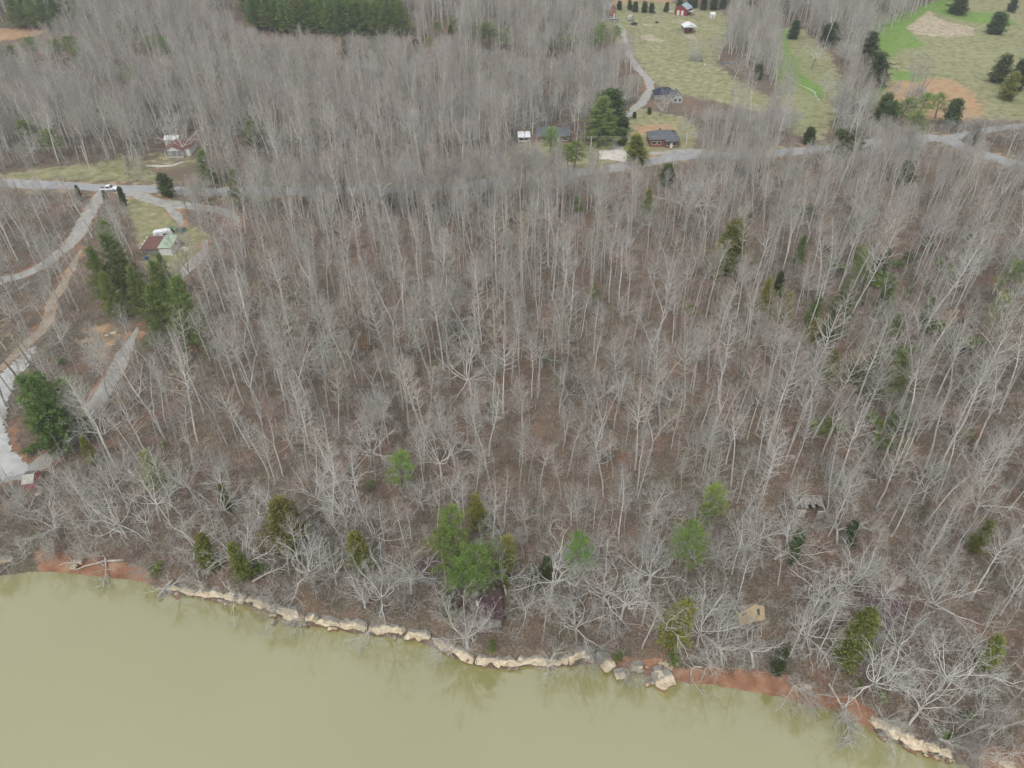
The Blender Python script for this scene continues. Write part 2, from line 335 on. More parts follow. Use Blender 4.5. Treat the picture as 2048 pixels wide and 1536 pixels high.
def ground_mat():
    m = bpy.data.materials.new('forest floor and fields'); m.use_nodes = True; t = m.node_tree; n = t.nodes; L = t.links
    b = n['Principled BSDF']; b.inputs['Roughness'].default_value = .95; b.inputs['Specular IOR Level'].default_value = .15
    geo = n.new('ShaderNodeNewGeometry')
    def noise(s, d=5, r=.6):
        q = n.new('ShaderNodeTexNoise'); q.inputs['Scale'].default_value = s; q.inputs['Detail'].default_value = d; q.inputs['Roughness'].default_value = r
        L.new(geo.outputs['Position'], q.inputs['Vector']); return q.outputs['Fac']
    def ramp(f, *st):
        c = n.new('ShaderNodeValToRGB'); e = c.color_ramp.elements
        while len(e) < len(st): e.new(.5)
        for i, (p, col) in enumerate(st): e[i].position = p; e[i].color = (*col, 1)
        L.new(f, c.inputs[0]); return c.outputs[0]
    def mixc(f, a, b_):
        q = n.new('ShaderNodeMix'); q.data_type = 'RGBA'; L.new(f, q.inputs[0]); L.new(a, q.inputs[6]); L.new(b_, q.inputs[7]); return q.outputs[2]
    def mask(sock, nz, amt=.9):
        a = n.new('ShaderNodeMath'); a.operation = 'MULTIPLY_ADD'; L.new(nz, a.inputs[0]); a.inputs[1].default_value = amt; L.new(sock, a.inputs[2])
        q = n.new('ShaderNodeMapRange'); q.interpolation_type = 'SMOOTHSTEP'; q.inputs['From Min'].default_value = .5+amt*.35; q.inputs['From Max'].default_value = .5+amt*.65
        L.new(a.outputs[0], q.inputs['Value'])
        g = n.new('ShaderNodeMath'); g.operation = 'MULTIPLY'; L.new(q.outputs[0], g.inputs[0])
        h = n.new('ShaderNodeMath'); h.operation = 'MULTIPLY'; h.inputs[1].default_value = 20; h.use_clamp = True; L.new(sock, h.inputs[0])
        L.new(h.outputs[0], g.inputs[1]); return g.outputs[0]
    at = {}
    for nm in ('za', 'zb'):
        a = n.new('ShaderNodeAttribute'); a.attribute_name = nm; s = n.new('ShaderNodeSeparateColor'); L.new(a.outputs['Color'], s.inputs[0]); at[nm] = s.outputs
    n1, n2, n3, n4 = noise(.045, 4), noise(.35, 6), noise(2.6, 8, .75), noise(.12, 5)
    litter = ramp(n3, (.32,(.085,.058,.044)), (.47,(.165,.125,.094)), (.60,(.275,.215,.165)), (.74,(.42,.34,.265)))
    litter2 = ramp(n3, (.32,(.065,.058,.04)), (.5,(.145,.125,.09)), (.7,(.27,.24,.185)))
    rust = ramp(n3, (.3,(.14,.085,.058)), (.55,(.28,.175,.125)), (.75,(.42,.29,.21)))
    col = mixc(ramp(n1, (.42,(0,0,0)), (.62,(1,1,1))), litter, litter2)
    col = mixc(ramp(n4, (.5,(0,0,0)), (.68,(.75,)*3)), col, rust)
    grass = ramp(n2, (.3,(.16,.18,.08)), (.48,(.27,.265,.14)), (.6,(.34,.31,.19)), (.72,(.44,.385,.27)))
    col = mixc(mask(at['za'][0], n2), col, grass)
    tan = ramp(n2, (.3,(.36,.22,.12)), (.6,(.46,.31,.19)), (.8,(.36,.30,.17)))
    col = mixc(mask(at['zb'][1], n2, 1.1), col, tan)
    lush = ramp(n2, (.3,(.13,.23,.045)), (.7,(.22,.31,.09)))
    col = mixc(mask(at['za'][1], n2), col, lush)
    clay = ramp(n2, (.3,(.21,.105,.062)), (.5,(.33,.175,.108)), (.7,(.42,.27,.175)))
    col = mixc(mask(at['za'][2], n2, .7), col, clay)
    straw = ramp(noise(.5, 6, .7), (.35,(.22,.20,.13)), (.6,(.56,.47,.35)))
    col = mixc(mask(at['zb'][0], n2), col, straw)
    L.new(col, b.inputs['Base Color'])
    bp = n.new('ShaderNodeBump'); bp.inputs['Strength'].default_value = .8; bp.inputs['Distance'].default_value = .25
    L.new(n3, bp.inputs['Height']); L.new(bp.outputs[0], b.inputs['Normal'])
    return m
gme.materials.append(ground_mat())
tag(link('ground', gme), kind='structure')

# ------------------------------------------------------------------ water
def water_mat():
    m = bpy.data.materials.new('silty river water'); m.use_nodes = True; t = m.node_tree; n = t.nodes; L = t.links
    b = n['Principled BSDF']; b.inputs['Roughness'].default_value = .07; b.inputs['IOR'].default_value = 2.4
    geo = n.new('ShaderNodeNewGeometry')
    q = n.new('ShaderNodeTexNoise'); q.inputs['Scale'].default_value = .018; q.inputs['Detail'].default_value = 3; L.new(geo.outputs['Position'], q.inputs['Vector'])
    c = n.new('ShaderNodeValToRGB'); c.color_ramp.elements[0].position = .3; c.color_ramp.elements[1].position = .7
    c.color_ramp.elements[0].color = (.248,.236,.088,1); c.color_ramp.elements[1].color = (.290,.276,.118,1)
    L.new(q.outputs['Fac'], c.inputs[0]); L.new(c.outputs[0], b.inputs['Base Color'])
    w2 = n.new('ShaderNodeTexNoise'); w2.inputs['Scale'].default_value = 1.1; w2.inputs['Detail'].default_value = 2; L.new(geo.outputs['Position'], w2.inputs['Vector'])
    bp = n.new('ShaderNodeBump'); bp.inputs['Strength'].default_value = .06; bp.inputs['Distance'].default_value = .06
    L.new(w2.outputs['Fac'], bp.inputs['Height']); L.new(bp.outputs[0], b.inputs['Normal'])
    return m
wx = np.concatenate([np.linspace(-3400, -140, 12), np.linspace(-130, 130, 131), np.linspace(140, 3400, 12)])
wv = []; wf = []
for i, x in enumerate(wx):
    wv += [(x, float(np.interp(x, SX, SY))+4, 0), (x, -2500, 0)]
    if i: k = 2*i; wf.append((k-2, k-1, k+1, k))
wm = bpy.data.meshes.new('water'); wm.from_pydata(wv, [], wf); wm.materials.append(water_mat()); wm.flip_normals() if False else None
tag(link('water', wm), kind='structure')

# ------------------------------------------------------------------ roads
def ribbon(name, pts, width, m, lift=.14, edge=.5, seed=0):
    r = random.Random(seed); P = []
    for i in range(len(pts)-1):                       # Catmull-Rom
        a = Vector(pts[max(i-1,0)]); b = Vector(pts[i]); c = Vector(pts[i+1]); d = Vector(pts[min(i+2,len(pts)-1)])
        k = max(3, int((c-b).length/1.5))
        for j in range(k):
            t = j/k; P.append(.5*((2*b)+(c-a)*t+(2*a-5*b+4*c-d)*t*t+(3*b-a-3*c+d)*t**3))
    P.append(Vector(pts[-1])); V = []; Fs = []; cols = 7; wob = [0, 0]
    for i, p in enumerate(P):
        d = (P[min(i+1,len(P)-1)]-P[max(i-1,0)]).normalized(); nn = Vector((-d.y, d.x))
        wob = [q*.8+r.uniform(-1,1)*edge*.4 for q in wob]
        for j in range(cols):
            s = -1+2*j/(cols-1); hw = width/2*(1 if m is asph else min(1, .15+min(i, len(P)-1-i)*.12)) + (wob[0] if s < 0 else wob[1])*abs(s)
            q = p + nn*s*hw; V.append((q.x, q.y, hz(q.x, q.y)+lift - (.10 if abs(s) == 1 else 0)))
        if i:
            k = i*cols
            for j in range(cols-1): Fs.append((k-cols+j, k+j, k+j+1, k-cols+j+1))
    me = np_mesh(name, np.array(V), np.array(Fs), [m], smooth=True)
    return tag(link(name, me), kind='structure')
asph = mat('weathered asphalt', (.36,.365,.365), (.29,.295,.30), .35, .9, lo=.3, hi=.7)
grav = mat('pale gravel', (.42,.41,.385), (.29,.275,.25), .5, .95, .3, bscale=6, lo=.3, hi=.7)
dirt = mat('tan dirt track', (.42,.35,.27), (.32,.25,.19), .5, .95, .3, bscale=5)
for i, (nm, (pts, wd)) in enumerate(RW.items()):
    m = {'road': asph, 'branch': asph, 'track': dirt}.get(nm, grav)
    o = ribbon({'road': 'road', 'branch': 'side_road', 'track': 'dirt_track', 'farm_drive': 'gravel_drive', 'house_drive': 'paved_drive'}.get(nm, 'gravel_path'), pts, wd, m,
               .20 if nm in ('road',) else (.17 if nm != 'track' else .15), .25 if m is asph else .8, i)
def patch(name, poly, m, lift):
    me = bpy.data.meshes.new(name); bm = bmesh.new()
    xs_ = [p[0] for p in poly]; ys_ = [p[1] for p in poly]; st = .5
    X, Y = np.meshgrid(np.arange(min(xs_)-2, max(xs_)+2, st), np.arange(min(ys_)-2, max(ys_)+2, st))
    I = soft(X, Y, poly, 2.5) + .08*np.sin(X*.7+Y*.4)*np.cos(Y*.6-X*.3) + NR.uniform(-.06,.06,X.shape) > .5; vd = {}
    def gv(i, j):
        if (i, j) not in vd:
            x, y = X[i,j], Y[i,j]; vd[i,j] = bm.verts.new((x, y, hz(x, y)+lift))
        return vd[i,j]
    for i in range(X.shape[0]-1):
        for j in range(X.shape[1]-1):
            if I[i,j]: bm.faces.new([gv(i,j), gv(i,j+1), gv(i+1,j+1), gv(i+1,j)])
    bm.to_mesh(me); bm.free(); me.materials.append(m); me.polygons.foreach_set('use_smooth', [True]*len(me.polygons))
    tag(link(name, me), kind='structure')
lotm = mat('white gravel', (.56,.57,.56), (.42,.42,.41), .4, .95, .3, bscale=6, lo=.3, hi=.7)
patch('gravel_lot', LOT, lotm, .24)
patch('gravel_pad', PAD, mat('cream gravel', (.66,.60,.53), (.50,.46,.41), .5, .95), .24)
# creek in the valley, a chain of pale water
ribbon('creek', world_poly([(1556,148),(1575,152),(1588,163),(1604,172),(1625,182),(1632,192),(1640,205)]), 1.3, mat('creek water and stones', (.50,.52,.48), (.30,.30,.26), 2, .3), .12, .6, 77)

# ------------------------------------------------------------------ bare trees (skeletons of tapered tubes)
class Seg:
    """polylines with radii, turned into open tubes in one go"""
    def __init__(s): s.a = []; s.b = []; s.ra = []; s.rb = []; s.m = []
    def line(s, pts, rs, m):
        for i in range(len(pts)-1):
            s.a.append(tuple(pts[i])); s.b.append(tuple(pts[i+1])); s.ra.append(rs[i]); s.rb.append(rs[i+1]); s.m.append(m)
    def mesh(s, name, mats):
        a = np.array(s.a); b = np.array(s.b); ra = np.array(s.ra); rb = np.array(s.rb); m = np.array(s.m)
        V = []; Fs = []; MI = []; off = 0
        for sides, sel in ((6, ra > .09), (4, (ra <= .09) & (ra > .035)), (3, ra <= .035)):
            if not sel.any(): continue
            A, B, RA, RB = a[sel], b[sel], ra[sel], rb[sel]; n = len(A)
            d = B-A; d /= np.linalg.norm(d, axis=1, keepdims=True)+1e-9
            up = np.where(np.abs(d[:,2:3]) < .9, np.array([[0,0,1.]]), np.array([[1.,0,0]]))
            e = np.cross(d, up); e /= np.linalg.norm(e, axis=1, keepdims=True); f = np.cross(d, e)
            th = 2*np.pi*np.arange(sides)/sides; cs, sn = np.cos(th), np.sin(th)
            ring = e[:,None,:]*cs[None,:,None] + f[:,None,:]*sn[None,:,None]
            VA = A[:,None,:]+ring*RA[:,None,None]; VB = B[:,None,:]+ring*RB[:,None,None]
            V.append(np.concatenate([VA, VB], 1).reshape(-1, 3))
            k = np.arange(n)[:,None]*2*sides + off; j = np.arange(sides)[None,:]; j2 = (j+1) % sides
            Fs.append(np.stack([k+j, k+j2, k+sides+j2, k+sides+j], -1).reshape(-1, 4)); MI.append(np.repeat(m[sel], sides)); off += n*2*sides
        return np_mesh(name, np.concatenate(V), np.concatenate(Fs), mats, np.concatenate(MI), smooth=True)
def rv(r, s=1.0): return Vector((r.gauss(0,s), r.gauss(0,s), r.gauss(0,s)))
def perp(d, r):
    a = rv(r).cross(d)
    return a.normalized() if a.length > 1e-5 else Vector((1,0,0))
def poly(p, d, ln, n, gnarl, up, r):
    pts = [Vector(p)]; d = Vector(d).normalized()
    for i in range(n):
        d = (d + rv(r, gnarl) + Vector((0,0,up))).normalized(); pts.append(pts[-1] + d*ln/n)
    return pts
def at(pts, t):
    k = min(int(t*(len(pts)-1)), len(pts)-2); f = t*(len(pts)-1)-k
    return pts[k].lerp(pts[k+1], f), (pts[k+1]-pts[k]).normalized()
def branch(S, p, d, ln, rd, lev, P, r):
    """one branch with its children; P holds the habit of the tree"""
    n = max(2, min(7, int(ln/.55)+1)); pts = poly(p, d, ln, n, P['gnarl'], P['up'], r)
    rs = [rd*(1-.75*i/n)+.004 for i in range(n+1)]
    S.line(pts, rs, 1 if rd > P['limb'] else 2)
    if lev == 0: return
    k = max(2, int(ln*P['dens'][lev]*r.uniform(.8, 1.2)))
    for i in range(k):
        t = r.uniform(.18, 1)**.8; q, dd = at(pts, t)
        c = (dd*r.uniform(.55, 1.0) + perp(dd, r)*r.uniform(.55, 1.0)).normalized()
        l2 = ln*P['ratio']*r.uniform(.6, 1.15)*(1.15-.55*t)
        branch(S, q, c, max(l2, .3), max(rd*(1-.75*t)*.6, P['rmin']), lev-1, P, r)
# ------------------------------------------------------------------ buildings
LM = {}             # landmark name -> ground point, used when the trees are described
BUILT = []
def windows_on(t, face, w, d, items, frame='white', nm='window', inner='pane', im='glass'):
    """items: (centre along the wall, centre height, width, height)"""
    for u, z, ww, hh in items:
        f = MB(); p = MB(); k = .09
        for (cu, cz, a, b) in ((0, hh/2, ww+k, k), (0, -hh/2, ww+k, k), (-ww/2, 0, k, hh-k), (ww/2, 0, k, hh-k)):
            f.box((cu, 0, cz), (a, .08, b))
        p.box((0, .01, 0), (ww-k, .03, hh-k))
        loc, rz = {'S': ((u, -d/2-.035, z), 0), 'N': ((u, d/2+.035, z), math.pi), 'E': ((w/2+.035, u, z), math.pi/2), 'W': ((-w/2-.035, u, z), -math.pi/2)}[face]
        fo = f.build(nm, MT[frame], t, loc, rot=(0, 0, rz)); p.build(inner, MT[im], fo)
def gable_walls(w, d, h, rh, ridge='x', base=-.6):
    m = MB()
    if ridge == 'x': m.prism([(-w/2,-d/2,base),(-w/2,d/2,base),(-w/2,d/2,h),(-w/2,0,h+rh),(-w/2,-d/2,h)], (w,0,0))
    else: m.prism([(-w/2,-d/2,base),(w/2,-d/2,base),(w/2,-d/2,h),(0,-d/2,h+rh),(-w/2,-d/2,h)], (0,d,0))
    return m
def gable_roof(w, d, h, rh, ridge='x', ov=.4, th=.12, m=None, mi=0):
    m = m or MB()
    if ridge == 'x':
        W = w+2*ov; D = d/2+ov; s = rh/(d/2); z0 = h-ov*s
        for q in (-1, 1):
            m.prism([(-W/2, q*D, z0+.03), (-W/2, 0, h+rh+.03), (-W/2, 0, h+rh+.03+th), (-W/2, q*D, z0+.03+th)], (W,0,0), mi)
    else:
        Dp = d+2*ov; W = w/2+ov; s = rh/(w/2); z0 = h-ov*s
        for q in (-1, 1):
            m.prism([(q*W, -Dp/2, z0+.03), (0, -Dp/2, h+rh+.03), (0, -Dp/2, h+rh+.03+th), (q*W, -Dp/2, z0+.03+th)], (0,Dp,0), mi)
    return m
def hip_roof(w, d, h, rh, ov=.45, m=None, mi=0, off=(0,0)):
    m = m or MB(); W, D = w/2+ov, d/2+ov; r = max(W-D, .02); ox, oy = off
    v = [(-W+ox,-D+oy,h),(W+ox,-D+oy,h),(W+ox,D+oy,h),(-W+ox,D+oy,h),(-W+ox,-D+oy,h+.14),(W+ox,-D+oy,h+.14),(W+ox,D+oy,h+.14),(-W+ox,D+oy,h+.14),(-r+ox,oy,h+rh),(r+ox,oy,h+rh)]
    m.add(v, [(3,2,1,0),(0,1,5,4),(1,2,6,5),(2,3,7,6),(3,0,4,7),(4,5,9,8),(5,6,9),(6,7,8,9),(7,4,8)], mi); return m
def building(name, label, cat, px, py, rz=0):
    g = G(px, py); t = empty(name, g, rz); tag(t, label, cat); BUILT.append((g.x, g.y)); return t, g
def door(t, face, w, d, u, ww=.95, hh=2.05, m='white', knob=True, z0=.05):
    o = MB().box((0, 0, hh/2), (ww, .07, hh))
    loc, rz = {'S': ((u, -d/2-.03, z0), 0), 'E': ((w/2+.03, u, z0), math.pi/2), 'W': ((-w/2-.03, u, z0), -math.pi/2)}[face]
    do = o.build('door', MT[m], t, loc, rot=(0,0,rz))
    if knob: MB().box((ww*.38, -.06, hh*.48), (.08, .06, .08)).build('handle', MT['black'], do)

# brick ranch house above the road
t, g = building('ranch_house', 'long brick ranch house with dark grey hipped roof beside the paved drive', 'house', 1324, 286); k = mpp(1324, 286); w_, d_ = 56*k, 8.0
LM['the brick ranch house'] = g
m = MB(); m.box((0,0,1.1), (w_, d_, 3.4)); m.box((w_*.24, -d_/2-.7, 1.1), (w_*.42, 1.6, 3.38)); m.build('wall', MT['brick'], t)
r_ = hip_roof(w_, d_, 2.8, 2.3).build('roof', MT['shingle'], t); hip_roof(w_*.45, 5.4, 2.83, 1.9, off=(w_*.24, -d_/2+.6)).build('porch_roof', MT['shingle'], t)
MB().box((-w_*.1, 1.0, 4.4), (.8, .8, 1.8)).build('chimney', MT['brick'], r_)
windows_on(t, 'S', w_, d_, [(-w_*.36, 1.6, 1.6, 1.1), (-w_*.18, 1.6, 1.2, 1.1)])
windows_on(t, 'S', w_, d_+3.0, [(w_*.34, 1.6, 1.7, 1.1), (w_*.12, 1.6, 1.3, 1.1)])
door(t, 'S', w_, d_+3.0, w_*.225)
# dark roofed house with a white gable, among yard trees
t, g = building('old_house', 'old white house with dark roof and white front gable among yard trees', 'house', 1340, 200); t.scale = (.8, .8, .85)
k = mpp(1340, 200); LM['the white gabled house'] = g
MB().box((-3.2, 3.2, 1.2), (11, 6, 3.6)).build('wall', MT['greywood'], t); hip_roof(11, 6, 3.0, 2.6, off=(-3.2, 3.2)).build('roof', MT['tarp'], t)
w_, d_ = 5.4, 6.5; o = gable_walls(w_, d_, 2.9, 2.6, 'y').build('front_wing', MT['tin'], t, (2.8, -2.6, 0)); gable_roof(w_, d_, 2.9, 2.6, 'y', .35).build('wing_roof', MT['shingle'], t, (2.8, -2.6, 0))

for u, z, a, b in ((-1.2, 1.6, .9, 1.3), (1.2, 1.6, .9, 1.3), (0, 3.9, .7, .8)):
    f = MB().box((0,0,0), (a+.16,.06,b+.16)).build('window', MT['tin'], t, (2.8+u, -2.6-d_/2-.035, z)); MB().box((0,-.04,0), (a,.03,b)).build('pane', MT['glass'], f)
# brick house left of it, half hidden
t, g = building('brick_house', 'low brick house with grey roof and white picture window, half hidden by trees', 'house', 1105, 278); k = mpp(1105, 278); LM['the low brick house'] = g
w_, d_ = 62*k, 8.0
gable_walls(w_, d_, 2.7, 1.9).build('wall', MT['brick'], t); r_ = gable_roof(w_, d_, 2.7, 1.9, ov=.5).build('roof', MT['shingle'], t)
MB().box((w_*.22, .2, 4.6), (.8,.8,1.4)).build('chimney', MT['brick'], r_)
windows_on(t, 'S', w_, d_, [(w_*.36, 1.5, 2.6, 1.3), (-w_*.3, 1.5, 1.4, 1.2), (-w_*.05, 1.5, 1.4, 1.2)]); door(t, 'S', w_, d_, w_*.16)
# carport at its left
t, g = building('carport', 'white flat roofed carport with a white car parked beneath', 'carport', 1048, 283); k = mpp(1048, 283); LM['the flat white carport'] = g; CP = g.copy()
w_ = 25*k; MB().box((0,0,2.75), (w_, 5.6, .16), tx=Matrix.Rotation(.06, 3, 'X')).build('roof', MT['whitemetal'], t)
for x in (-1, 1):
    for y in (-1, 1): MB().box((x*(w_/2-.15), y*2.5, 1.1), (.12,.12,3.2)).build('post', MT['white'], t)
MB().box((0, 2.6, 1.2), (w_-.5, .08, 2.6)).build('back_wall', MT['mudwood'], t)
# red barn
t, g = building('red_barn', 'dark red barn with pale blue metal roof and two white doors', 'barn', 1366, 28, rad(-33)); k = mpp(1366, 28); LM['the red barn'] = g
w_, d_ = 27*k, 25*k
gable_walls(d_, w_, 3.6, 2.3, 'y').build('wall', MT['redpaint'], t); gable_roof(d_, w_, 3.6, 2.3, 'y', .35, .14).build('roof', MT['bluemetal'], t)
for u in (-1.7, 1.0): door(t, 'S', d_, w_, u, 1.6, 2.7)
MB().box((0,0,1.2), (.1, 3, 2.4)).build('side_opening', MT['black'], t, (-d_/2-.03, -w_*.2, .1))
lt = MB().box((0,0,2.3), (3.4, 5, .12), tx=Matrix.Rotation(-.12, 3, 'Y')).build('lean_to_roof', MT['tin'], t, (d_/2+1.6, -1, 0))
for y in (-3.2, 1.2): MB().box((0,0,1), (.14,.14,2.6)).build('lean_to_post', MT['mudwood'], t, (d_/2+3.1, y, 0))
# gabled metal carport with machinery
t, g = building('metal_carport', 'open fronted white metal carport with gabled roof and red machinery inside', 'carport', 1377, 64); k = mpp(1377, 64); LM['the gabled white carport'] = g; MC = g.copy()
w_, d_ = 26*k, 8.5
gable_roof(w_, d_, 3.3, 1.5, 'y', .15, .1).build('roof', MT['whitemetal'], t)
MB().prism([(-w_/2, 0, 3.3), (w_/2, 0, 3.3), (0, 0, 4.75)], (0,.06,0)).build('gable_panel', MT['whitemetal'], t, (0, -d_/2+.05, 0))
for x in (-1, 1):
    for y in (-1, 0, 1): MB().box((x*(w_/2-.1), y*(d_/2-.1), 1.35), (.14,.14,3.9)).build('post', MT['white'], t)
MB().box((0, d_/2-.12, 1.4), (w_-.4, .05, 3.6)).build('back_wall', MT['greywood'], t)
# pale shed
t, g = building('white_shed', 'little white shed by itself right of the red barn', 'shed', 1424, 36); k = mpp(1424, 36); LM['the little white shed'] = g
w_, d_ = 9*k, 3.0; gable_walls(w_, d_, 2.3, .9).build('wall', MT['white'], t); gable_roof(w_, d_, 2.3, .9, ov=.15).build('roof', MT['whitemetal'], t); door(t, 'S', w_, d_, 0, .9, 1.9, 'tin')
# orange house far left of the farmyard
t, g = building('orange_house', 'orange sided house with pale blue roof at the top of the gravel drive', 'house', 1219, 33, rad(20)); k = mpp(1219, 33); LM['the orange house'] = g
w_, d_ = 14*k, 7.5; gable_walls(w_, d_, 4.6, 2.4, 'y').build('wall', MT['orangebrick'], t); gable_roof(w_, d_, 4.6, 2.4, 'y', .3).build('roof', MT['bluemetal'], t)
windows_on(t, 'S', w_, d_, [(-1.2, 1.5, .9, 1.2), (-1.2, 3.6, .9, 1.1), (1.2, 3.6, .9, 1.1)]); door(t, 'S', w_, d_, 1.1)
# tumbledown barn
t, g = building('collapsed_barn', 'collapsed grey board barn with open rafters in the pasture', 'barn', 1391, 122); k = mpp(1391, 122); LM['the collapsed barn'] = g
rr_ = random.Random(4); w_ = 26*k; m = MB()
for i in range(34):
    x = -w_/2+w_*i/33; m.box((x, rr_.uniform(-.5,.3), 1.4+rr_.uniform(-.6,.5)), (.16, .06, rr_.uniform(2.2,4.2)), tx=Matrix.Rotation(rr_.uniform(-.2,.2), 3, 'Y'))
m.build('wall', MT['greywood'], t)
m = MB()
for i in range(12): m.box((-w_/2+w_*i/11, 2.2, 3.0+rr_.uniform(-.3,.3)), (.14, 4.5, .14), tx=Matrix.Rotation(.35+rr_.uniform(-.2,.2), 3, 'X'))
m.build('rafters', MT['greywood'], t)
for i in range(14): MB().box((0,0,0), (rr_.uniform(.3,2.4), rr_.uniform(.2,1.2), .12), rz=rr_.random()*3, tx=Matrix.Rotation(rr_.uniform(-.4,.4), 3, 'X')).build('fallen_board', MT['mudwood'], t, (rr_.uniform(-w_*.6,w_*.5), rr_.uniform(-2,3), .35+rr_.random()*.5))
# white farmhouse behind the roadside
t, g = building('farmhouse', 'white farmhouse with rusty red roof and gabled front porch', 'house', 362, 306); k = mpp(362, 306); LM['the white farmhouse'] = g
w_, d_ = 44*k, 9.0
MB().box((.6,1.5,1.2), (w_, d_, 3.6)).build('wall', MT['white'], t); r_ = hip_roof(w_, d_, 3.0, 2.5, off=(.6,1.5)).build('roof', MT['rust'], t); MB().box((1.5, 2.4, 5.0), (.7,.7,1.6)).build('chimney', MT['brick'], r_)
MB().prism([(-w_*.40,0,2.75),(w_*.40,0,2.75),(0,0,4.5)], (0,.12,0)).build('porch_gable', MT['white'], t, (-.4, -5.2, 0)); gable_roof(w_*.8, 3.2, 2.75, 1.75, 'y', .12).build('porch_roof', MT['rust'], t, (-.4, -3.9, 0))
for u in (-.38, -.12, .14, .38): MB().box((w_*u-.4, -5.1, 1.3), (.16,.16,3.0)).build('post', MT['white'], t)
MB().box((-.4, -4.4, .12), (w_*.82, 2.4, .3)).build('porch_floor', MT['mudwood'], t); MB().box((-.4, -5.6, .5), (w_*.8, .08, .7)).build('railing', MT['block'], t)
windows_on(t, 'S', w_, 5.9, [(-2.6, 1.7, 1.1, 1.3), (2.0, 1.7, 1.1, 1.3)], 'tin'); door(t, 'S', w_, 5.9, -.3)
MB().box((0,0,1.5), (5.2, 4.5, 4.4)).build('wing_wall', MT['white'], t, (-w_*.42-.8, 6.4, 0)); gable_roof(5.2, 4.5, 3.7, .9, ov=.3).build('wing_roof', MT['whitemetal'], t, (-w_*.42-.8, 6.4, 0))
f = MB().box((0,0,0), (.9,.06,1.1)).build('window', MT['tin'], t, (-w_*.42-.2, 6.4-2.29, 2.2)); MB().box((0,-.045,0), (.74,.03,.94)).build('pane', MT['glass'], f)
# low white wall in its yard
pts = [G(*p) for p in ((296,333),(316,333.5),(341,333),(352,330),(366,325))]
m = MB()
for a, b in zip(pts[:-1], pts[1:]):
    d = b-a; m.box((a+b)/2+Vector((0,0,.18)), (d.length+.1, .35, .6), rz=math.atan2(d.y, d.x))
tag(m.build('garden_wall', MT['white']), 'low white curving wall in front of the white farmhouse', 'wall')
# red and green roofed shed at the loop drive
t, g = building('rusty_shed', 'white shed with half rusty red, half pale green roof below the loop drive', 'shed', 325, 500); k = mpp(325, 500); LM['the red and green shed'] = g
w_, d_ = 57*k, 6.6
m = MB(); m.prism([(-w_/2,-d_/2,-.5),(-w_/2,d_/2,-.5),(-w_/2,d_/2,2.7),(-w_/2,-d_/2,2.1)], (w_*.58,0,0)); m.build('wall', MT['mudwood'], t)
m = MB(); m.prism([(0,-d_/2-.02,-.5),(0,d_/2+.02,-.5),(0,d_/2+.02,3.05),(0,-d_/2-.02,2.45)], (w_*.42,0,0)); m.build('front_room', MT['white'], t, (w_*.08, 0, 0))
m = MB(); x0 = -w_/2-.3
for i in range(9):
    y = -d_/2-.4+(d_+.8)*i/9; z = 2.12+.6*(y+d_/2)/d_; m.box((x0+(w_*.58+.3)/2, y+(d_+.8)/18, z+.12+.02*(i % 2)), (w_*.58+.3, (d_+.8)/9+.03, .06), tx=None)
m.build('rusty_roof', MT['rust'], t)
m = MB().prism([(0,-d_/2-.4,2.50),(0,d_/2+.4,3.12),(0,d_/2+.4,3.24),(0,-d_/2-.4,2.62)], (w_*.46,0,0)).build('green_roof', MT['greenroof'], t, (w_*.07, 0, 0))
m = MB()
for i in range(4): MB().box((-w_/2-.55, -d_/2+.4+i*1.9, 2.35+.17*i), (.35, 1.1, .1)).build('roof_edge_sheet', MT['white'], t)
f = MB().box((0,0,0), (.06,1.1,.9)).build('window', MT['tin'], t, (w_*.5+.04, .6, 1.7)); MB().box((.045,0,0), (.03,.9,.7)).build('pane', MT['glass'], f)
RS = g.copy()
# small red pump shed at the gravel lot
t, g = building('pump_shed', 'tiny red shed with striped dark back roof at the gravel lot edge', 'shed', 68, 966, rad(8)); k = mpp(68, 966); LM['the tiny red shed'] = g
w_, d_ = 20*k, 3.3
gable_walls(w_, d_, 1.7, .75).build('wall', MT['brightred'], t)
for q, nm, mt in ((1, 'back_roof', 'maroon'), (-1, 'front_roof', 'block')):
    MB().prism([(-w_/2-.1, q*(d_/2+.25), 1.62), (-w_/2-.1, .01*q, 2.48), (-w_/2-.1, .01*q, 2.56), (-w_/2-.1, q*(d_/2+.25), 1.70)], (w_+.2,0,0)).build(nm, MT[mt], t)
for q in (-1, 1): MB().prism([(0, d_/2+.3, 1.75), (0, .1, 2.57), (0, .1, 2.66), (0, d_/2+.3, 1.84)], (.14,0,0)).build('trim', MT['white'], t, (q*(w_/2+.02)-.07, 0, 0))
m = MB()
for i in range(4): m.prism([(0, d_/2+.26, 1.71), (0, .1, 2.54), (0, .1, 2.585), (0, d_/2+.26, 1.755)], (.16,0,0)); m.v = [(x+(-w_/2+.2+i*.42 if j >= len(m.v)-8 else 0), y, z) for j, (x, y, z) in enumerate(m.v)]
m.build('roof_stripes', MT['tin'], t)
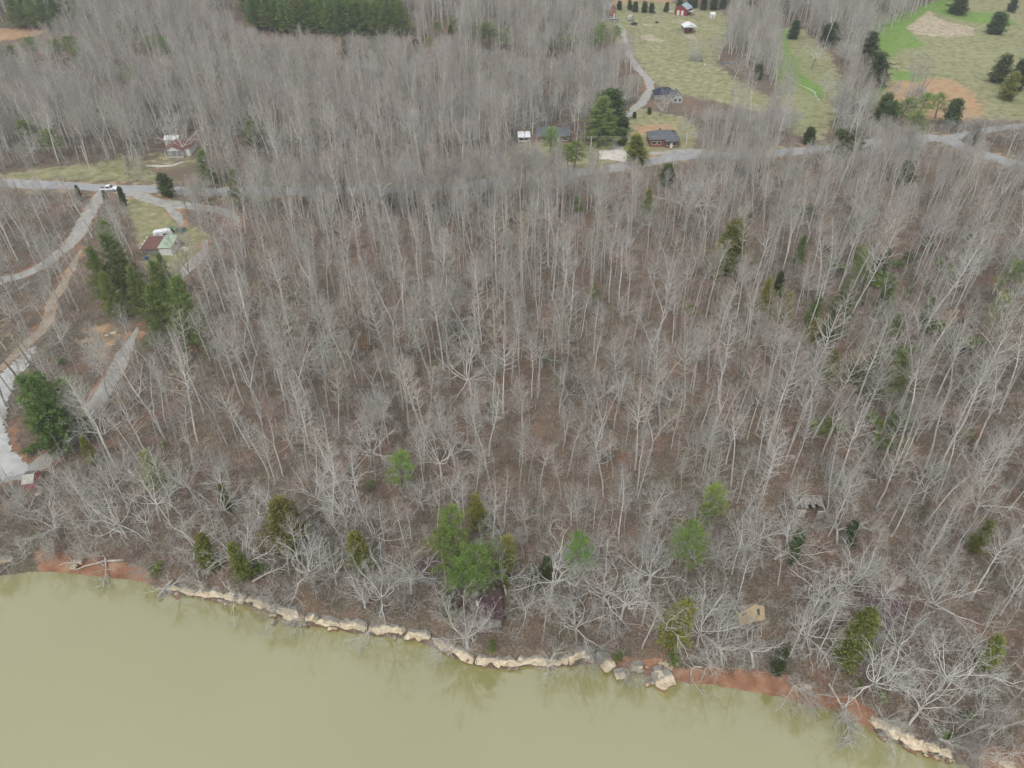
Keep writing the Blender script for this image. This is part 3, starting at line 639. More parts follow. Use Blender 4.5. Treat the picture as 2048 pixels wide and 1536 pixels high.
# tan plywood shack above the river
t, g = building('plywood_shack', 'tan plywood shack front leaning back, with dark window and doorway, near the river', 'shack', 1500, 1233, rad(10)); k = mpp(1500, 1233); LM['the tan plywood shack'] = g
w_, d_ = 56*k, 3.4
TL = rad(-40); tr = Matrix.Rotation(TL, 3, 'X')
def leanp(nm, mt, pts, y0, th, par):
    m = MB(); m.prism([tr @ Vector((x, y0, z)) for x, z in pts], tr @ Vector((0, th, 0))); return m.build(nm, MT[mt], par, (0, -1.0, .1))
wl = leanp('front_wall', 'ply', [(-w_/2,-.3),(w_/2-.2,-.3),(w_/2,2.1),(w_*.18,2.65),(-w_/2+.1,1.7)], 0, .12, t)
leanp('window', 'glass', [(-w_*.36,1.2),(-w_*.2,1.3),(-w_*.2,1.6),(-w_*.36,1.5)], -.03, .03, t); leanp('doorway', 'glass', [(w_*.2,.85),(w_*.3,.85),(w_*.31,1.85),(w_*.21,1.85)], -.03, .03, t)
leanp('wall_seam', 'mudwood', [(-w_*.1,.68),(w_*.46,.68),(w_*.46,.74),(-w_*.1,.74)], -.04, .03, t)
MB().box((0,.9,.5), (w_*.86, 1.6, 1.3), taper=.8).build('collapsed_rear', MT['mudwood'], t)
m = MB(); m.box((0,0,0), (.12, 2.2, .5), tx=Matrix.Rotation(.5, 3, 'X')).build('side_wall', MT['ply'], t, (-w_/2-.05, -.2, .8))
# maroon roofed shacks
def shack(px, py, w_, d_, rz, label, lm, extra=None):
    t, g = building('shack', label, 'shack', px, py, rz); LM[lm] = g
    gable_walls(w_, d_, 2.2, .7, 'y').build('wall', MT['mudwood'], t); gable_roof(w_, d_, 2.2, .7, 'y', .3).build('roof', MT['maroon'], t)
    door(t, 'S', w_, d_, .2, .8, 1.8, 'greywood'); return t
t = shack(980, 1225, 3.6, 5.6, rad(3), 'shack with dull maroon roof right of the large crooked bare tree by the shore', 'the maroon roofed shack')
MB().box((-2.0, .6, 2.35), (.3, 1.6, .1), tx=Matrix.Rotation(.2,3,'Y')).build('loose_trim', MT['whitemetal'], t)
t = shack(862, 1146, 3.4, 4.2, rad(-38), 'small maroon roofed shack behind the tall bleached dead trunk', 'the small maroon shack')
MB().prism([(-1.2,0,2.2),(1.2,0,2.2),(0,0,2.9)], (0,.05,0)).build('gable_panel', MT['leafbrown'], t, (-.2, -2.16, 0))
t = shack(1765, 1222, 5.2, 4.6, rad(25), 'dark maroon roofed cabin above the right bank, hidden by branches', 'the dark maroon cabin')
# block walled ruin
t, g = building('cabin_ruin', 'roofless grey ruin of pale block walls under a wide spreading tree', 'ruin', 1612, 1020, rad(-4)); LM['the grey block ruin'] = g
for (x, y, a, b, hh) in ((-1.7,-1.8,1.7,.2,2.1), (1.9,-1.8,1.3,.2,2.0)): MB().box((x, y, hh/2-.2), (a, b, hh)).build('front_wall', MT['block'], t)
for x in (-2.6, 2.6): MB().box((x, 0, .8), (.2, 3.4, 2.2)).build('side_wall', MT['block'], t)
MB().box((0, 1.8, .9), (5.0, .2, 2.3)).build('back_wall', MT['greywood'], t)
m = MB()
for i in range(9): m.box((-2.4+i*.6, .5+R.uniform(-.5,.5), 2.05+R.uniform(-.12,.12)), (.56, R.uniform(1.2,3.2), .06), tx=Matrix.Rotation(R.uniform(-.2,.2), 3, 'X'), rz=R.uniform(-.12,.12))
m.build('broken_roof', MT['mudwood'], t)
# dark hut on the wooded slope
t, g = building('dark_hut', 'small dark green roofed hut deep in the upper left woods', 'hut', 383, 214); LM['the dark green hut'] = g
gable_walls(5, 4, 2.3, 1.3).build('wall', MT['greywood'], t); gable_roof(5, 4, 2.3, 1.3).build('roof', MT['teal'], t)

# ------------------------------------------------------------------ vehicles
def wheel(t, x, y, r=.36, side=1):
    w_ = MB(); w_.tube([(0,-.12,0),(0,.12,0)], [r, r], 14); o = w_.build('wheel', MT['black'], t, (x, y, r), smooth=False)
    MB().tube([(0,-.02,0),(0,.02,0)], [r*.58, r*.58], 12).build('rim', MT['silver'], o, (0, -.125*side, 0))
def loft(prof, w0, w1, zc):
    """side outline (x, z) widened to w0 below and w1 above height zc, closed"""
    n = len(prof); V = []; 
    for s in (-1, 1):
        for x, z in prof: V.append((x, s*(w0 if z < zc else w1)/2, z))
    return V, [tuple(range(n)), tuple(range(2*n-1, n-1, -1))]+[(i, n+i, n+(i+1)%n, (i+1)%n) for i in range(n)]
def pickup(px, py, rz, m, label, name='pickup_truck'):
    g = G(px, py); t = empty(name, g + Vector((0,0,.2)), rz); tag(t, label, 'truck')
    b = MB(); V, F_ = loft([(-2.9,.5),(2.75,.5),(2.9,.75),(2.88,1.05),(1.3,1.15),(-.85,1.15),(-.85,1.149),(-2.9,1.15)], 1.95, 1.86, .9); b.add(V, F_); b.build('body', m, t)
    c = MB(); V, F_ = loft([(-.95,1.13),(1.25,1.13),(.55,1.85),(-.75,1.88)], 1.82, 1.5, 1.5); c.add(V, F_); cab = c.build('cab', m, t)
    MB().box((-1.95, 0, 1.16), (1.85, 1.55, .05)).build('bed', MT['shingle'], t)
    for s in (-1, 1):
        w_ = MB(); V = [(-.72, s*.905, 1.22), (1.0, s*.905, 1.22), (.5, s*.80, 1.72), (-.66, s*.80, 1.74)]; w_.add(V, [(0,1,2,3) if s < 0 else (3,2,1,0)])
        w_.build('side_window', MT['glass'], t, (0, s*.02, 0))
        MB().box((2.9, s*.72, .85), (.06,.34,.2)).build('headlight', MT['whitemetal'], t)
    ws = MB(); ws.add([(1.24,-.84,1.17),(1.24,.84,1.17),(.60,.70,1.80),(.60,-.70,1.80)], [(0,1,2,3)]); ws.build('windscreen', MT['glass'], t, (.03,0,.02))
    for x in (-1.85, 1.85):
        for s in (-1, 1): wheel(t, x, s*.88, .39, -s if s > 0 else 1)
    return g
g = pickup(220, 382, rad(2), MT['carwhite'], 'white crew cab pickup truck parked where the drives meet the road'); LM['the white pickup truck'] = g
def car(px, py, rz, m, label, ln=4.6, on=None, hgt=1.5, cat='car', nm='parked_car'):
    g = on or G(px, py); t = empty(nm, g + Vector((0,0,.06)), rz); tag(t, label, cat); s = ln/4.6
    b = MB(); V, F_ = loft([(-2.3*s,.35),(2.2*s,.35),(2.3*s,.6),(2.2*s,.85),(1.2*s,.95),(-2.1*s,.98),(-2.3*s,.8)], 1.8, 1.74, .7); b.add(V, F_); b.build('body', m, t)
    c = MB(); V, F_ = loft([(-1.9*s,.94),(1.15*s,.94),(.45*s,hgt),(-1.3*s,hgt)], 1.66, 1.3, 1.3); c.add(V, F_); c.build('windows', MT['glass'], t)
    MB().box((-.42*s, 0, hgt+.02), (1.7*s, 1.28, .06)).build('roof', m, t)
    for x in (-1.4*s, 1.4*s):
        for q in (-1, 1): wheel(t, x, q*.8, .33, -q if q > 0 else 1)
car(1233, 43, rad(70), MT['silver'], 'silver car parked just below the orange house', 4.6)
car(1222, 39, rad(10), MT['white'], 'white car parked tight against the orange house', 4.2)
car(0, 0, rad(2), MT['carwhite'], 'white car under the flat roofed white carport', 4.5, on=CP+Vector((.2,-.6,0)))
car(1268, 50, rad(40), MT['tarp'], 'dark blue car beside the cream camper in the farmyard', 4.8)
def camper(px, py, rz, label, ln=5.5, m='whitemetal'):
    g = G(px, py); t = empty('camper_trailer', g + Vector((0,0,.1)), rz); tag(t, label, 'camper')
    b = MB(); V, F_ = loft([(-ln/2,.55),(ln/2,.55),(ln/2+.1,1.2),(ln/2-.3,2.4),(ln/2-1,2.75),(-ln/2+.6,2.75),(-ln/2,2.4)], 2.3, 2.1, 2.5); b.add(V, F_); b.build('body', MT[m], t)
    MB().box((ln*.15,-1.15,1.75), (1.2,.05,.6)).build('window', MT['glass'], t); MB().box((-ln*.25,-1.15,1.45), (.65,.05,1.7)).build('door', MT['tin'], t)
    for s in (-1, 1): wheel(t, -.1, s*1.05, .34, -s if s > 0 else 1)
camper(1261, 41, rad(62), 'cream camper trailer standing in the far farmyard', 5.5, 'block')
camper(329, 477, rad(18), 'bright white camper tucked behind the red and green roofed shed', 5.2)
# tractor under the gabled carport
t = empty('tractor', MC+Vector((-1.8, -1.5, 0)), rad(-80)); tag(t, 'red tractor under the gabled white metal carport', 'tractor')
MB().box((.7,0,1.15), (1.9,.7,.75)).build('hood', MT['carred'], t); MB().box((-.6,0,1.0), (1.2,.9,.5)).build('body', MT['carred'], t); MB().box((-.7,0,1.5), (.5,.55,.45)).build('seat', MT['black'], t)
for q in (-1, 1): wheel(t, -.7, q*.75, .75, -q if q > 0 else 1); wheel(t, 1.3, q*.6, .42, -q if q > 0 else 1)
car(0, 0, rad(80), MT['carred'], 'dark red old car under the gabled white metal carport', 4.4, on=MC+Vector((.9, .5, 0)))

# ------------------------------------------------------------------ yard clutter
def clutter(name, px, py, label, cat, mk):
    g = G(px, py); m = MB(); mt = mk(m); tag(m.build(name, MT[mt], None, g+Vector((0,0,.02))), label, cat)
def heap(m, w_, d_, h_, n, seed, mt):
    r = random.Random(seed)
    for i in range(n): m.box((r.uniform(-w_,w_)/2, r.uniform(-d_,d_)/2, h_*r.uniform(.2,.6)), (r.uniform(.3,.9)*w_*.5, r.uniform(.3,.9)*d_*.5, h_*r.uniform(.3,.9)), rz=r.random()*3, taper=r.uniform(.5,.9), tx=Matrix.Rotation(r.uniform(-.3,.3),3,'X'))
    return mt
clutter('tarp_pile', 362, 464, 'dull teal tarped pile right of the white camper', 'pile', lambda m: heap(m, 2.6, 3.4, 1.1, 9, 1, 'teal'))
clutter('plastic_tub', 341, 456, 'bright green plastic tub above the white camper', 'tub', lambda m: heap(m, 1.3, 1.3, .8, 4, 2, 'green'))
clutter('scrap_pile', 345, 463, 'dark scrap heap between green tub and white camper', 'scrap', lambda m: heap(m, 2.2, 1.6, .8, 8, 3, 'black'))
clutter('blue_barrel', 294, 519, 'blue barrel left of the red and green roofed shed', 'barrel', lambda m: (m.tube([(0,0,0),(0,0,.3),(0,0,.6),(0,0,.95)], [.5,.54,.54,.5], 12), 'bluep')[1])
clutter('sheet_pile', 367, 499, 'white sheets lying right of the red and green roofed shed', 'scrap', lambda m: heap(m, 2.6, 1.8, .4, 7, 5, 'white'))
clutter('dark_pile', 366, 489, 'dark lumber pile at the right side of the red and green shed', 'pile', lambda m: heap(m, 2.6, 1.0, .5, 6, 6, 'shingle'))
clutter('tarp_pile', 1313, 46, 'black tarped heap on pale sand left of the red barn', 'pile', lambda m: heap(m, 2.2, 1.6, 1.1, 7, 7, 'black'))
clutter('junk_pile', 1338, 24, 'white junk pile just left of the red barn', 'junk', lambda m: heap(m, 4.2, 1.8, .9, 9, 8, 'white'))
clutter('feed_trough', 1409, 130, 'white trough right of the collapsed barn', 'trough', lambda m: heap(m, 1.6, 1.0, .8, 4, 9, 'white'))
clutter('white_boulder', 48, 812, 'bright white boulder beneath the big pine beside the gravel lot', 'boulder', lambda m: heap(m, 1.0, 1.0, .9, 6, 10, 'white'))
clutter('lumber_stack', 48, 572, 'pale lumber stack left of the dirt track', 'lumber', lambda m: [m.box((i*.25-.4, 0, .1+.08*(i%3)), (.2, 5-.3*i, .1), rz=-.15) for i in range(5)] and 'deadwood')
clutter('scrap_pile', 1455, 128, 'dark rotten timber heap under the trees right of the collapsed barn', 'scrap', lambda m: heap(m, 6, 3, .9, 12, 12, 'shingle'))
clutter('brush_pile', 1288, 128, 'small brown brush pile on grass right of the gravel drive bend', 'pile', lambda m: heap(m, 3, 1.4, .6, 9, 13, 'mudwood'))

# horse
def skinned(name, mt, J, E, loc, rz, parent=None, s=1.0):
    me = bpy.data.meshes.new(name); me.from_pydata([j[:3] for j in J], E, []); me.materials.append(MT[mt]); o = link(name, me, parent, loc, (0,0,rz)); o.scale = (s,s,s)
    md = o.modifiers.new('skin', 'SKIN'); sv = me.skin_vertices[0].data
    for i, j in enumerate(J): sv[i].radius = (j[3], j[4] if len(j) > 4 else j[3]); sv[i].use_root = (i == 0)
    md.use_smooth_shade = True; o.modifiers.new('sub', 'SUBSURF').levels = 1; o.modifiers['sub'].render_levels = 1; return o
HJ = [(0,0,1.12,.30,.34),(.55,0,1.18,.27,.33),(.85,0,1.3,.2,.26),(1.15,0,1.05,.13,.17),(1.42,0,.68,.11,.13),(1.62,0,.42,.08,.10),(-.55,0,1.2,.27,.32),(-.82,0,1.15,.15,.2),(-.98,0,.8,.04),(-1.0,0,.45,.05),
 (.6,.17,.85,.1),(.62,.18,.5,.055),(.58,.18,.05,.06),(.6,-.17,.85,.1),(.7,-.18,.5,.055),(.72,-.18,.05,.06),
 (-.6,.18,.9,.14),(-.78,.18,.55,.06),(-.7,.18,.05,.06),(-.6,-.18,.9,.14),(-.72,-.18,.55,.06),(-.6,-.18,.05,.06),(1.2,.08,1.18,.03),(1.2,-.08,1.18,.03)]
HE = [(0,1),(1,2),(2,3),(3,4),(4,5),(0,6),(6,7),(7,8),(8,9),(1,10),(10,11),(11,12),(1,13),(13,14),(14,15),(6,16),(16,17),(17,18),(6,19),(19,20),(20,21),(3,22),(3,23)]
h_ = skinned('horse', 'hide', HJ, HE, G(1306, 29), rad(5), s=1.12); tag(h_, 'dark brown horse grazing on the pasture left of the red barn', 'horse')

# ------------------------------------------------------------------ utility poles and wires
def upole(xt, yt, yb, label, arm=True, rz=0, painted=False, hh=None):
    g, h = stand(xt, yt, yb); h = hh or h; t = empty('utility_pole', g, rz); tag(t, label, 'utility pole')
    MB().tube([(0,0,-.4),(0,0,h)], [.22,.16], 9).build('pole', MT['pole'], t)
    if arm:
        MB().box((0,.12,h-.5), (2.4,.1,.12)).build('crossarm', MT['mudwood'], t)
        for x in (-1.05, 0, 1.05): MB().tube([(x,.12,h-.44),(x,.12,h-.22)], [.06,.045], 7).build('insulator', MT['white'], t)
    if painted: MB().tube([(0,0,.4),(0,0,2.6)], [.185,.18], 9).build('orange_guard', MT['orangebrick'], t)
    return Vector((g.x, g.y, g.z+h))
p1 = upole(162, 292, 352, 'tall utility pole with crossarm on the roadside left of the white farmhouse', painted=True)
p2 = upole(1183, 273, 306, 'utility pole on the lawn between the brick houses')
p3 = upole(1414, 163, 195, 'pale utility pole alone on the grass right of the white gabled house', arm=False)
p4 = upole(1334, 250, 272, 'dark slim pole just behind the brick ranch house', arm=False)
def wire(a, b, sag, label):
    n = 24; P = [a.lerp(b, i/n)-Vector((0,0,sag*4*(i/n)*(1-i/n))) for i in range(n+1)]
    tag(MB().tube(P, [.024]*(n+1), 4).build('power_line', MT['wire']), label, 'power line')
pl_ = Vector((p1.x-90, p1.y+4, p1.z+1)); pr_ = Vector((p2.x+75, p2.y+2, p2.z+1))
for j, (dx, nm) in enumerate(((-1.05, 'front'), (0, 'middle'), (1.05, 'rear'))):
    o_1 = Vector((0, dx, -.3*abs(dx)))
    wire(pl_+o_1, p1+o_1, 1.2, nm+' wire running left from the tall roadside utility pole')
    wire(p1+o_1, p2+o_1, 3.5, nm+' wire of the long span between the tall roadside pole and the lawn pole')
    wire(p2+o_1, pr_+o_1, 1.0, nm+' wire running right from the lawn pole past the brick ranch house')

# ------------------------------------------------------------------ rocks
from mathutils import noise as mn
def rock_mat():
    m = mat('river limestone', (.74,.63,.46), (.50,.42,.31), 1.4, .9, .5, bscale=3.0, lo=.3, hi=.62); t = m.node_tree; n = t.nodes; L = t.links
    b = n['Principled BSDF']; src = b.inputs['Base Color'].links[0].from_socket
    geo = n.new('ShaderNodeNewGeometry'); sp = n.new('ShaderNodeSeparateXYZ'); L.new(geo.outputs['Position'], sp.inputs[0])
    no = n.new('ShaderNodeTexNoise'); no.inputs['Scale'].default_value = 1.2; L.new(geo.outputs['Position'], no.inputs['Vector'])
    a = n.new('ShaderNodeMath'); a.operation = 'MULTIPLY_ADD'; a.inputs[1].default_value = .7; L.new(no.outputs['Fac'], a.inputs[0]); L.new(sp.outputs['Z'], a.inputs[2])
    r1 = n.new('ShaderNodeMapRange'); r1.inputs['From Min'].default_value = .62; r1.inputs['From Max'].default_value = .85; L.new(a.outputs[0], r1.inputs['Value'])
    x1 = n.new('ShaderNodeMix'); x1.data_type = 'RGBA'; x1.inputs[6].default_value = (.23,.13,.08,1); L.new(r1.outputs[0], x1.inputs[0]); L.new(src, x1.inputs[7])
    r2 = n.new('ShaderNodeMapRange'); r2.inputs['From Min'].default_value = .25; r2.inputs['From Max'].default_value = .6; tc2 = n.new('ShaderNodeTexCoord'); sp2 = n.new('ShaderNodeSeparateXYZ'); L.new(tc2.outputs['Object'], sp2.inputs[0]); a2 = n.new('ShaderNodeMath'); a2.operation = 'MULTIPLY_ADD'; a2.inputs[1].default_value = .9; L.new(no.outputs['Fac'], a2.inputs[0]); L.new(sp2.outputs['Y'], a2.inputs[2]); L.new(a2.outputs[0], r2.inputs['Value'])
    x2 = n.new('ShaderNodeMix'); x2.data_type = 'RGBA'; x2.inputs[7].default_value = (.27,.255,.225,1); L.new(r2.outputs[0], x2.inputs[0]); L.new(x1.outputs[2], x2.inputs[6]); L.new(x2.outputs[2], b.inputs['Base Color'])
    return m
MT['rock'] = rock_mat()
MT['stone'] = mat('pale stones', (.62,.54,.40), (.42,.36,.27), 2, .9, .4)
def rock_mesh(seed, L_, D, Hh, under=.25, rough=.16, cuts=5):
    bm = bmesh.new(); bmesh.ops.create_cube(bm, size=1); bmesh.ops.subdivide_edges(bm, edges=bm.edges[:], cuts=cuts, use_grid_fill=True)
    for v in bm.verts:
        c = v.co*2; m_ = max(abs(c.x), abs(c.y), abs(c.z)); l = c.length
        c = c*(.72+.28*m_/l*1.1) if l > 0 else c
        z01 = (c.z+1)/2; inset = under*(1-z01)
        p = Vector((c.x*L_/2*(1-inset*.3), c.y*D/2 + (inset*D*.9 if c.y < 0 else 0), c.z*Hh/2))
        q = p*.8+Vector((seed*3.7, seed*1.3, 0)); n1 = mn.noise_vector(q); n2 = mn.noise_vector(p*2.2+Vector((seed,0,5)))+.5*mn.noise_vector(p*5+Vector((seed,3,5)))
        p += n1*rough*min(Hh,D)*1.4 + n2*rough*.75
        p.z += .10*math.copysign(abs(math.sin(p.z*5))**.5, math.sin(p.z*5))*rough
        v.co = p
    me = bpy.data.meshes.new('rock'); bm.to_mesh(me); bm.free(); me.materials.append(MT['rock']); return me
ORD = 'first second third fourth fifth sixth seventh eighth ninth tenth eleventh twelfth thirteenth fourteenth fifteenth sixteenth seventeenth eighteenth nineteenth twentieth'.split()
def ordw(n):
    if n <= 20: return ORD[n-1]
    tens = {2: 'twenty', 3: 'thirty', 4: 'forty', 5: 'fifty', 6: 'sixty', 7: 'seventy', 8: 'eighty', 9: 'ninety'}; a, b = divmod(n, 10)
    return (tens[a] + ('-' + ORD[b-1])) if b else {30: 'thirtieth', 40: 'fortieth', 50: 'fiftieth', 60: 'sixtieth'}.get(n, tens[a])
def ledge(px0, px1, label, group, seed, dmul=1.0):
    pts = [flat(*p) for p in SHORE_PX if px0 <= p[0] <= px1]; r = random.Random(seed); i = 0; acc = 0; cnt = 0
    cum = [0]
    for a, b in zip(pts[:-1], pts[1:]): cum.append(cum[-1]+(b-a).length)
    def pt(s):
        for j in range(len(pts)-1):
            if s <= cum[j+1]: return pts[j].lerp(pts[j+1], (s-cum[j])/(cum[j+1]-cum[j]))
        return pts[-1]
    s = 0
    while s < cum[-1]-.8:
        L_ = min(r.choice((1.8, 2.8, 3.8, 5.0, 6.5, 8.0))*r.uniform(.85,1.15), cum[-1]-s+.5); a, b = pt(s), pt(min(s+L_, cum[-1])); d = b-a; n_ = Vector((-d.y, d.x, 0)).normalized(); hh = r.uniform(1.6, 2.2)
        D = r.uniform(1.5, 2.5)*dmul; c = (a+b)/2+n_*(D*.36+r.uniform(-.25,.25)); cnt += 1
        o = link('ledge_rock', rock_mesh(seed+cnt, d.length*1.01, D, hh, .3, .30, 9), None, Vector((c.x, c.y, -.75+hh/2)), (r.uniform(-.05,.05), r.uniform(-.05,.05), math.atan2(d.y, d.x)+r.uniform(-.06,.06)))
        tag(o, '%s cream block from the left end of %s' % (ordw(cnt), label), 'rock', group); s += L_
        if r.random() < .75:
            q = a.lerp(b, r.uniform(.2,.8))-n_*r.uniform(.1,.5); o = link('foot_rock', rock_mesh(seed+500+cnt, r.uniform(.8,2.2), r.uniform(.6,1.1), .8, .1, .3, 5), None, Vector((q.x, q.y, -.08+r.uniform(-.08,.08))), (r.uniform(-.15,.15), 0, math.atan2(d.y, d.x)+r.uniform(-.4,.4)))
            tag(o, 'brown wet slab below the %s block of %s' % (ordw(cnt), label), 'rock', group+', foot')
ledge(330, 1195, 'the long shore ledge', 'rock blocks of the long ledge', 1000)
ledge(1700, 1925, 'the lower right ledge', 'rock blocks of the lower right ledge', 2000, 1.25)
for i, (px, py, L_, D, hh, zc, rz, lab) in enumerate((
  (1211, 1328, 2.2, 3.4, 2.4, .35, .5, 'tall pale boulder standing in the water just right of the long ledge'),
  (1238, 1352, 1.4, 2.2, 1.6, .1, .2, 'smaller boulder alone in the river, brown around its foot'),
  (1273, 1339, 2.2, 1.7, 1.5, .35, -.2, 'pale boulder under grey twigs on the clay shore'),
  (1326, 1364, 2.6, 3.2, 2.2, .35, .4, 'largest pale boulder jutting from the clay point'),
  (1318, 1350, 1.5, 1.9, 1.7, .7, .2, 'grey topped boulder joined behind the largest clay point boulder'),
  (1303, 1366, 2.2, .9, .7, -.05, .3, 'low flat brown slab at the water left of the largest boulder'),
  (1611, 1378, 1.5, 1.0, .8, 1.0, .1, 'single pale angular rock on the red clay bank'),
  (158, 1128, 1.6, 1.3, .9, 1.0, .1, 'largest of three pale stones on the left clay beach'),
  (152, 1134, 1.1, .7, .6, .9, 0, 'middle one of three pale stones on the left clay beach'),
  (147, 1138, 1.0, 1.0, .6, .7, .4, 'lowest of three pale stones on the left clay beach'),
  (2010, 1528, 2.6, 2.0, 1.6, .5, -.5, 'pale boulder at the bottom right corner of the shore'),
  (15, 1125, 2.6, 1.4, .9, 1.2, .2, 'pale rock at the far left edge of the bank'),
  (78, 990, 1.2, .8, .6, None, .2, 'small stone below the tiny red shed'),
  (228, 668, 1.8, 1.2, .9, None, .4, 'grey rock in the bare yard above the gravel path'),
  (215, 672, 1.2, .9, .6, None, .1, 'smaller grey rock beside the yard rock'))):
    g = G(px, py) if zc is None else flat(px, py, zc*.5); z = g.z+.2 if zc is None else zc
    o = link('boulder', rock_mesh(3000+i, L_, D, hh, .3, .2), None, (g.x, g.y, z), (0, 0, rz)); tag(o, lab, 'boulder')
# rubble: loose stones on the clay point and the slump below the ledge
small_ = [rock_mesh(3100+i, 1, .8, .6, .05, .22, 3) for i in range(4)]
for q in small_: q.materials.clear(); q.materials.append(MT['stone'])
brown_ = [m.copy() for m in small_]
for q in brown_: q.materials.clear(); q.materials.append(MT['rock'])
for (px0, py0, sx, sy, n, ms, lab, grp, zz) in ((1338, 1332, 34, 18, 34, small_, 'loose pale stone scattered on the clay point', 'loose stones on the clay point', None), (590, 1240, 30, 9, 26, brown_, 'loose brown stone in the slump below the long ledge', 'brown stones below the ledge', .12),
   (1990, 1515, 30, 14, 12, small_, 'loose pale stone on the lower right clay', 'loose stones on the lower right clay', None)):
    for i in range(n):
        px, py = px0+R.gauss(0, .45)*sx, py0+R.gauss(0, .45)*sy; g = G(px, py) if zz is None else flat(px, py+4, .1); s = R.uniform(.18,.55) if zz is None else R.uniform(.4,1.0)
        o = link('stone', R.choice(ms), None, (g.x, g.y, g.z+s*.12), (0, 0, R.random()*6)); o.scale = (s, s, s); tag(o, lab, 'stone', grp)

# ------------------------------------------------------------------ driftwood and fallen trees
def log(pxs, r0, r1, label, name='driftwood', mt='deadwood', lift=.15, twigs=0, seed=1):
    r = random.Random(seed); P = []
    for p in pxs:
        g = G(p[0], p[1]) if len(p) == 2 else flat(p[0], p[1], p[2]); g.z = max(g.z, .05)+lift; P.append(g)
    Q = []
    for a, b in zip(P[:-1], P[1:]):
        for j in range(4): Q.append(a.lerp(b, j/4)+Vector((r.uniform(-.06,.06), r.uniform(-.06,.06), r.uniform(0,.05))))
    Q.append(P[-1]); n = len(Q); m = MB(); m.tube(Q, [r0+(r1-r0)*i/(n-1) for i in range(n)], 8); o = m.build(name, MT[mt], smooth=True); tag(o, label, 'log')
    if twigs:
        S = Seg(); Pm = dict(gnarl=.18, up=.01, limb=.03, rmin=.012, ratio=.55, dens={2: 2.4, 1: 4})
        for i in range(twigs):
            t = r.uniform(.35, 1); q, dd = at(Q, t); branch(S, q, (dd*r.uniform(.5,1.2)+perp(dd, r)*.7+Vector((0,0,.25))).normalized(), r.uniform(1.2,3.2), .05, 2, Pm, r)
        link('branches', S.mesh('fallen branches', [MT['limb'], MT['limb'], MT['paletwig']]), o)
log([(150,1143),(178,1132),(212,1124),(252,1122)], .09, .26, 'long pale driftwood trunk lying across the left clay beach', lift=.3, seed=1)
log([(185,1120),(200,1128),(214,1137)], .07, .1, 'thin pale pole crossing the long driftwood trunk', lift=.6, seed=2)
log([(120,1131),(134,1127),(147,1126)], .09, .14, 'short pale log beside the three stones', seed=3)
log([(128,1100),(138,1114),(148,1128)], .08, .13, 'slim grey trunk leaning down the left bank to the stones', lift=.5, mt='mudwood', seed=4)
log([(72,1130),(95,1116),(122,1100)], .07, .11, 'thin straight pole lying up the left bank', lift=.4, mt='mudwood', seed=5)
log([(-4,1152),(10,1138),(24,1128)], .14, .2, 'grey log at the far left water edge', lift=.2, mt='mudwood', seed=6)
log([(150,1106),(158,1108),(166,1111)], .08, .12, 'short bleached stick high on the left clay bank', seed=7)
log([(86,1102),(100,1104),(112,1101)], .1, .13, 'curved pale log high on the left bank', lift=.3, seed=8)
log([(212,1118),(214,1140),(213,1158,.4),(205,1174,.0)], .16, .05, 'dead branchy limb hanging from the left bank into the water', name='fallen_tree', mt='deadwood', lift=.5, twigs=16, seed=9)
log([(348,1162),(335,1176),(318,1198,.1)], .24, .3, 'weathered grey log sliding off the ledge into the river', mt='mudwood', lift=.5, seed=10)
log([(1404,1338),(1390,1337),(1382,1343),(1380,1360),(1386,1370,.2)], .14, .05, 'bent pale branch hanging over the red clay bank', lift=.6, twigs=3, seed=11)
log([(1655,1372),(1668,1395),(1682,1420),(1692,1455,.5),(1697,1490,.3)], .2, .04, 'pale fallen tree with twiggy crown drooping into the river', name='fallen_tree', lift=.8, twigs=46, seed=12)
log([(1697,1394),(1690,1421)], .12, .09, 'short leaning pole on the red clay beside the fallen tree', mt='deadwood', lift=.4, seed=13)
log([(1352,1026),(1372,1031),(1392,1034)], .14, .1, 'upper of two fallen logs on the leaf litter', name='fallen_log', mt='mudwood', seed=14)
log([(1344,1044),(1360,1052),(1380,1062)], .15, .1, 'lower of two fallen logs on the leaf litter', name='fallen_log', mt='mudwood', seed=15)
log([(508,1170),(540,1152),(572,1140)], .2, .08, 'bleached fallen tree on the slope above the left ledge', name='fallen_tree', lift=1.0, twigs=14, seed=16)
log([(1888,1487),(1925,1475),(1976,1452)], .07, .14, 'long thin grey trunk lying above the lower right ledge', name='fallen_log', mt='deadwood', lift=.8, twigs=5, seed=17)
log([(1400,912),(1375,925),(1350,940)], .12, .08, 'dark log on the hillside beneath slender trees', name='fallen_log', mt='mudwood', seed=18)
log([(1690,865),(1715,858),(1740,862)], .16, .1, 'mossy log on the right slope near the ivy covered trees', name='fallen_log', mt='darkbark', seed=19)
log([(852,1150),(862,1138),(872,1127)], .05, .08, 'thin broken pole leaning across the small maroon shack', lift=2.9, seed=20)
log([(1268,1200),(1280,1199),(1292,1200)], .08, .06, 'pale broken limb crossing left of the lone broken trunk', lift=1.6, seed=21)
log([(1410,1098),(1395,1110),(1380,1118)], .14, .1, 'dark log behind the bright pine above the clay point', name='fallen_log', mt='mudwood', seed=22)

